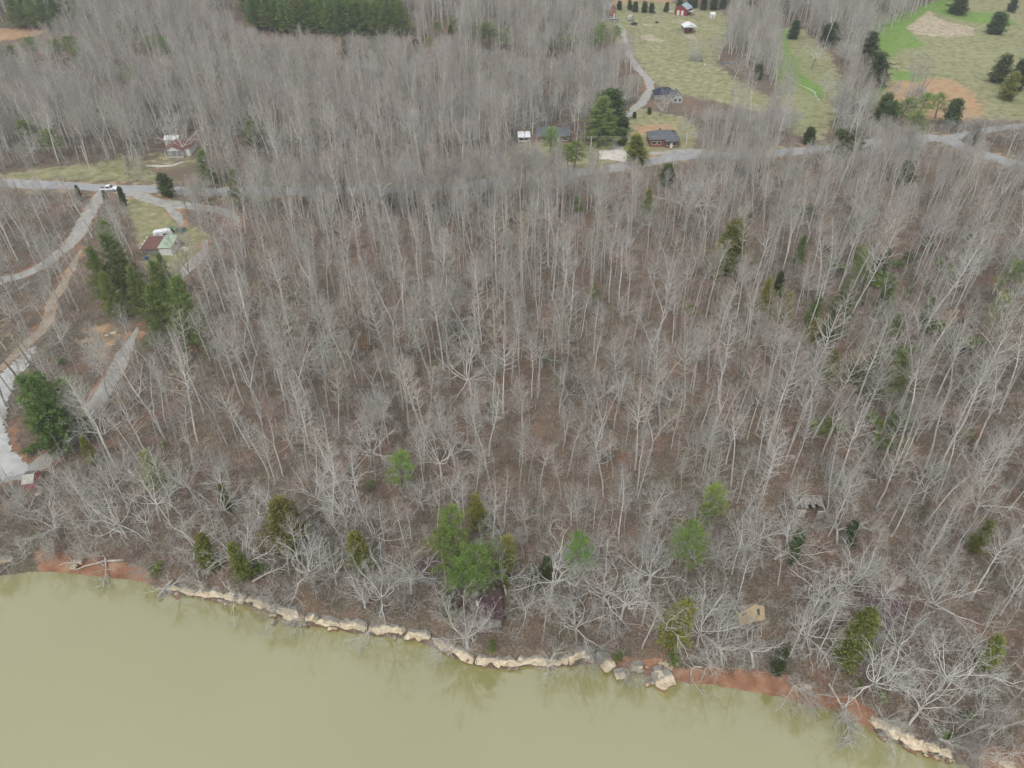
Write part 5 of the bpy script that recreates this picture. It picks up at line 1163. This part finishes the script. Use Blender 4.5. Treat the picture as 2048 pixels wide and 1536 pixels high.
# the uncountable rest: geometry nodes put the same trees on the points of one mesh each
def instancer(name, items, protos, label, cat):
    """items: (x, y, z, rz, scale, index into protos)"""
    pc = bpy.data.collections.new(name+' kinds')
    for i, me in enumerate(protos):
        pc.objects.link(bpy.data.objects.new('%s kind %02d' % (name, i), me))
    A = np.array(items, float)
    me = bpy.data.meshes.new(name); me.vertices.add(len(A)); me.vertices.foreach_set('co', np.ascontiguousarray(A[:,:3], np.float32).ravel())
    for nm, col in (('rz', 3), ('scl', 4)):
        q = me.attributes.new(nm, 'FLOAT', 'POINT'); q.data.foreach_set('value', A[:,col].astype(np.float32))
    q = me.attributes.new('idx', 'INT', 'POINT'); q.data.foreach_set('value', A[:,5].astype(np.int32))
    ob = link(name, me); ng = bpy.data.node_groups.new(name, 'GeometryNodeTree')
    ng.interface.new_socket('Geometry', in_out='INPUT', socket_type='NodeSocketGeometry'); ng.interface.new_socket('Geometry', in_out='OUTPUT', socket_type='NodeSocketGeometry')
    n = ng.nodes; L = ng.links; gi = n.new('NodeGroupInput'); go = n.new('NodeGroupOutput'); iop = n.new('GeometryNodeInstanceOnPoints')
    ci = n.new('GeometryNodeCollectionInfo'); ci.inputs['Collection'].default_value = pc; ci.inputs['Separate Children'].default_value = True; ci.inputs['Reset Children'].default_value = True
    def att(nm, ty):
        a = n.new('GeometryNodeInputNamedAttribute'); a.data_type = ty; a.inputs['Name'].default_value = nm; return a.outputs['Attribute']
    cx = n.new('ShaderNodeCombineXYZ'); L.new(att('rz', 'FLOAT'), cx.inputs['Z'])
    iop.inputs['Pick Instance'].default_value = True
    L.new(gi.outputs[0], iop.inputs['Points']); L.new(ci.outputs[0], iop.inputs['Instance']); L.new(att('idx', 'INT'), iop.inputs['Instance Index'])
    L.new(cx.outputs[0], iop.inputs['Rotation']); L.new(att('scl', 'FLOAT'), iop.inputs['Scale']); L.new(iop.outputs[0], go.inputs[0])
    md = ob.modifiers.new('scatter', 'NODES'); md.node_group = ng
    return tag(ob, label, cat, kind='stuff')
def solidname(k): return k.rstrip('0123456789')
whole = {k: join_me(k, PR[k][0][0], PR[k][0][1], list(PR[k][0][0].materials)) for k in PR if solidname(k) in ('slender','forked','broad','round','sapling')}
keys = sorted(whole)
big = [t for t in mass if not t['k'].startswith('sapling')]; small = [t for t in mass if t['k'].startswith('sapling')]
def rows(ts): return [(t['x'], t['y'], t['z'], t['rz'], t['h']/PR[t['k']][1], keys.index(t['k'])) for t in ts]
instancer('bare_forest', rows(big), [whole[k] for k in keys], 'bare grey winter woodland filling the slopes on both sides of the road', 'woodland')
instancer('saplings', rows(small), [whole[k] for k in keys], 'thin bare saplings crowded under the taller bare trees', 'saplings')
bx, by = scatter(2.0, -330, 330, 35, 330, 31); ok = region_ok(bx, by, 30) & ~blocked(bx, by) & (shore_d(bx, by) > 1.6); bx, by = bx[ok], by[ok]
bz = H(bx, by); g_ = np.random.default_rng(5)
instancer('brush', [(a, b, c, g_.random()*6.3, g_.uniform(.5, 1.25)*(1.35 if shore_d(a, b) < 9 else 1), int(g_.integers(0, 6))) for a, b, c in zip(bx, by, bz) if g_.random() < .85], BR,
          'low brown and grey leafless brush covering the forest floor', 'brush')


# ------------------------------------------------------------------ trees that stand as things of their own
def ivy_mesh(seed, h):
    r = random.Random(seed); nr = np.random.default_rng(seed); cs = []; ds = []
    for i in range(260):
        z = h*r.random()**1.2; a = r.random()*6.3; rr = .3+.35*r.random()*(1-z/h); rr *= 1.8; cs.append(Vector((math.cos(a)*rr, math.sin(a)*rr, z))); ds.append(Vector((math.cos(a), math.sin(a), .2)))
    V, F_ = blades(cs, ds, 8, .22, .08, .7, nr); return np_mesh('ivy leaves', V, F_, [MT['ivy']])
IVY = [ivy_mesh(i, 11) for i in range(3)]
def beech_mesh(seed):
    r = random.Random(seed); nr = np.random.default_rng(seed); cs = []; ds = []
    for i in range(170):
        v = rv(r); v.normalize(); v *= r.random()**.5; cs.append(Vector((v.x*1.6, v.y*1.6, 3.2+v.z*1.5))); ds.append(v+Vector((0,0,.2)))
    V, F_ = blades(cs, ds, 5, .18, .06, .9, nr); return np_mesh('brown leaves', V, F_, [MT['leafbrown']])
DESC = dict(slender='slender bare tree', forked='forked bare tree', broad='spreading crooked bare tree', round='round crowned bare tree', redbud='pinkish budding tree', snag='dead trunk',
            pine='yellow green pine', wpine='tall soft green pine', cedar='olive green cedar', dark='dark green cedar', beech='brown leaved sapling', shrub='bright green shrub')
NAME = dict(slender='bare_tree', forked='bare_tree', broad='bare_tree', round='bare_tree', redbud='redbud_tree', snag='dead_tree', pine='pine_tree', wpine='pine_tree', cedar='cedar_tree', dark='cedar_tree')
CAT = dict(slender='tree', forked='tree', broad='tree', round='tree', redbud='tree', snag='dead tree', pine='pine', wpine='pine', cedar='cedar', dark='cedar')
for nm, p in (('the gravel drive bend', (1292,175)), ('the sandy farmyard patch', (1300,80)), ('the pale pasture mound', (1890,60)), ('the valley creek', (1600,175)), ('the orange pasture soil', (1880,190)),
              ('the right road fork', (1890,280)), ('the gravel lot', (15,880)), ('the left clay beach', (190,1140)), ('the red clay bank', (1520,1375)), ('the largest pale boulder', (1326,1364)), ('the ledge left end', (335,1180)),
              ('the mid ledge', (760,1265)), ('the two fallen logs', (1365,1042)), ('the lower right ledge', (1830,1490)), ('the driftwood trunk', (200,1128)), ('the dirt track', (100,605)), ('the loop drive', (440,425)),
              ('the bottom right corner', (2040,1500)), ('the ivy covered trees', (1790,790)), ('the planted pine stand', (640,50)), ('the bare orange yard', (215,690)), ('the reddish litter', (385,680)), ('the picture centre', (1024,768)), ('the right picture edge', (2040,1050))):
    LM[nm] = G(*p)
things = []
def grow(t):
    k = t['k']; kind = solidname(k); (tm, cm), hp = PR[k]; o = empty(NAME[kind], (t['x'], t['y'], t['z']), t['rz']); s = t['h']/hp; w_ = t.get('wide', 1.0)
    o.scale = (s*w_, s*w_, s)
    if t.get('tilt'): o.rotation_euler = (Matrix.Rotation(R.uniform(-.5,.5), 3, 'Z') @ Matrix.Rotation(t['tilt'], 3, 'X') @ Matrix.Rotation(t['rz'], 3, 'Z')).to_euler()
    link('trunk', tm, o); link('crown', cm, o)
    if t.get('ivy'): link('ivy', IVY[int(t['x']) % 3], o)
    t['o'] = o; t['kind'] = kind; things.append(t)
for t in TREES+solo: grow(t)
# small leafy things
BE = [beech_mesh(i) for i in range(2)]
for i, (px, py, s) in enumerate(((190,862,1.0),(235,905,.9),(250,820,.8),(1212,918,1.2),(1240,935,.9),(735,705,.8),(728,690,.7),(905,470,.8),(585,560,.8),(1190,590,.9),(1600,860,.8),(1950,885,.9),(1990,905,.8),(700,1140,.6),(385,690,.9))):
    g = G(px, py); o = empty('beech_sapling', g, i, s); link('trunk', PR['sapling%d' % (i % 2)][0][0], o); link('crown', PR['sapling%d' % (i % 2)][0][1], o); link('dead_leaves', BE[i % 2], o)
    things.append(dict(o=o, kind='beech', x=g.x, y=g.y, z=g.z))
SHB = [shrub(950+i, 1.7, 'lime') for i in range(2)]+[shrub(960, 1.9, 'wpine')]
for i, (px, py, s, k) in enumerate(((1711,1371,.8,0),(1768,1398,.9,1),(70,1076,.8,0),(905,1228,1.0,0),(900,1240,.9,1),(1808,1368,.8,2),(68,908,1.3,2),(125,730,1.0,2),(1100,725,.9,2),(1378,622,1.2,0),(1382,632,1.0,1),(1150,405,1.3,0),(1158,425,1.1,1),(315,1148,1.1,2),(1180,1310,.7,2),(1240,1318,.8,2),(985,1298,.9,2),(1885,1475,1.0,2),(1930,1440,1.0,2),(1345,1325,1.0,2))):
    g = G(px, py); o = empty('leafy_shrub', g, i, s); link('stems', SHB[k][0], o); link('leaves', SHB[k][1], o); things.append(dict(o=o, kind='shrub', x=g.x, y=g.y, z=g.z))
for i in range(46):
    px, py = R.gauss(1760, 90), R.gauss(690, 130)
    if i > 33: px, py = R.uniform(300, 1400), R.uniform(800, 1250)
    g = G(px, py)
    if shore_d(g.x, g.y) < 3: continue
    k = 2; o = empty('leafy_shrub', g, i, R.uniform(1.2, 2.3) if i < 34 else R.uniform(.6, 1.0)); link('stems', SHB[k][0], o); link('leaves', SHB[k][1], o); things.append(dict(o=o, kind='under', x=g.x, y=g.y, z=g.z))
NAME.update(under='leafy_shrub'); CAT.update(under='shrub'); DESC.update(under='soft green shrub')
NAME.update(beech='beech_sapling', shrub='leafy_shrub'); CAT.update(beech='sapling', shrub='shrub')
from collections import defaultdict
bins = defaultdict(list); lmk = list(LM.items())
for t in things:
    nm, p = min(lmk, key=lambda q: math.hypot(q[1].x-t['x'], q[1].y-t['y'])); dx, dy = t['x']-p.x, t['y']-p.y
    side = ('right of' if dx > 0 else 'left of') if abs(dx) > abs(dy) else ('behind' if dy > 0 else 'in front of')
    ph = ('leaning ' if t.get('tilt') else '') + DESC[t['kind']] + (' with ivy' if t.get('ivy') else '')
    bins[(ph, side, nm)].append((math.hypot(dx, dy), t))
GRP = dict(under='soft green understory shrubs', slender='bare trees of the wood', forked='bare trees of the wood', broad='spreading bare trees', round='spreading bare trees', pine='yellow green pines', wpine='tall soft green pines', cedar='olive cedars', dark='dark green cedars', beech='brown leaved saplings', shrub='green shrubs', snag='dead trunks', redbud='budding trees')
for (ph, side, nm), L_ in bins.items():
    L_.sort(key=lambda q: q[0])
    for i, (d, t) in enumerate(L_):
        lab = t.get('lab') or ('%s %s %s' % (ph, side, nm) if len(L_) == 1 else '%s %s %s, %s' % (ph, side, nm, 'the nearest to it' if i == 0 else ordw(i+1)+' nearest to it'))
        tag(t['o'], lab, CAT[t['kind']], GRP[t['kind']])


# ------------------------------------------------------------------ the damp air of an overcast day
HX0, HX1, HY0, HY1, HZ0, HZ1 = -3600, 3600, -2700, 3600, -4.2, 150.0
hm = bpy.data.materials.new('damp air'); hm.use_nodes = True; n = hm.node_tree.nodes; n.remove(n['Principled BSDF'])
pv = n.new('ShaderNodeVolumePrincipled'); pv.inputs['Color'].default_value = (.82,.88,.95,1); pv.inputs['Density'].default_value = .00024; pv.inputs['Anisotropy'].default_value = .1
hm.node_tree.links.new(pv.outputs[0], n['Material Output'].inputs['Volume'])
b_ = MB().box(((HX0+HX1)/2, (HY0+HY1)/2, (HZ0+HZ1)/2), (HX1-HX0, HY1-HY0, HZ1-HZ0)); HAZE = True
if HAZE: tag(b_.build('haze', hm), kind='stuff')
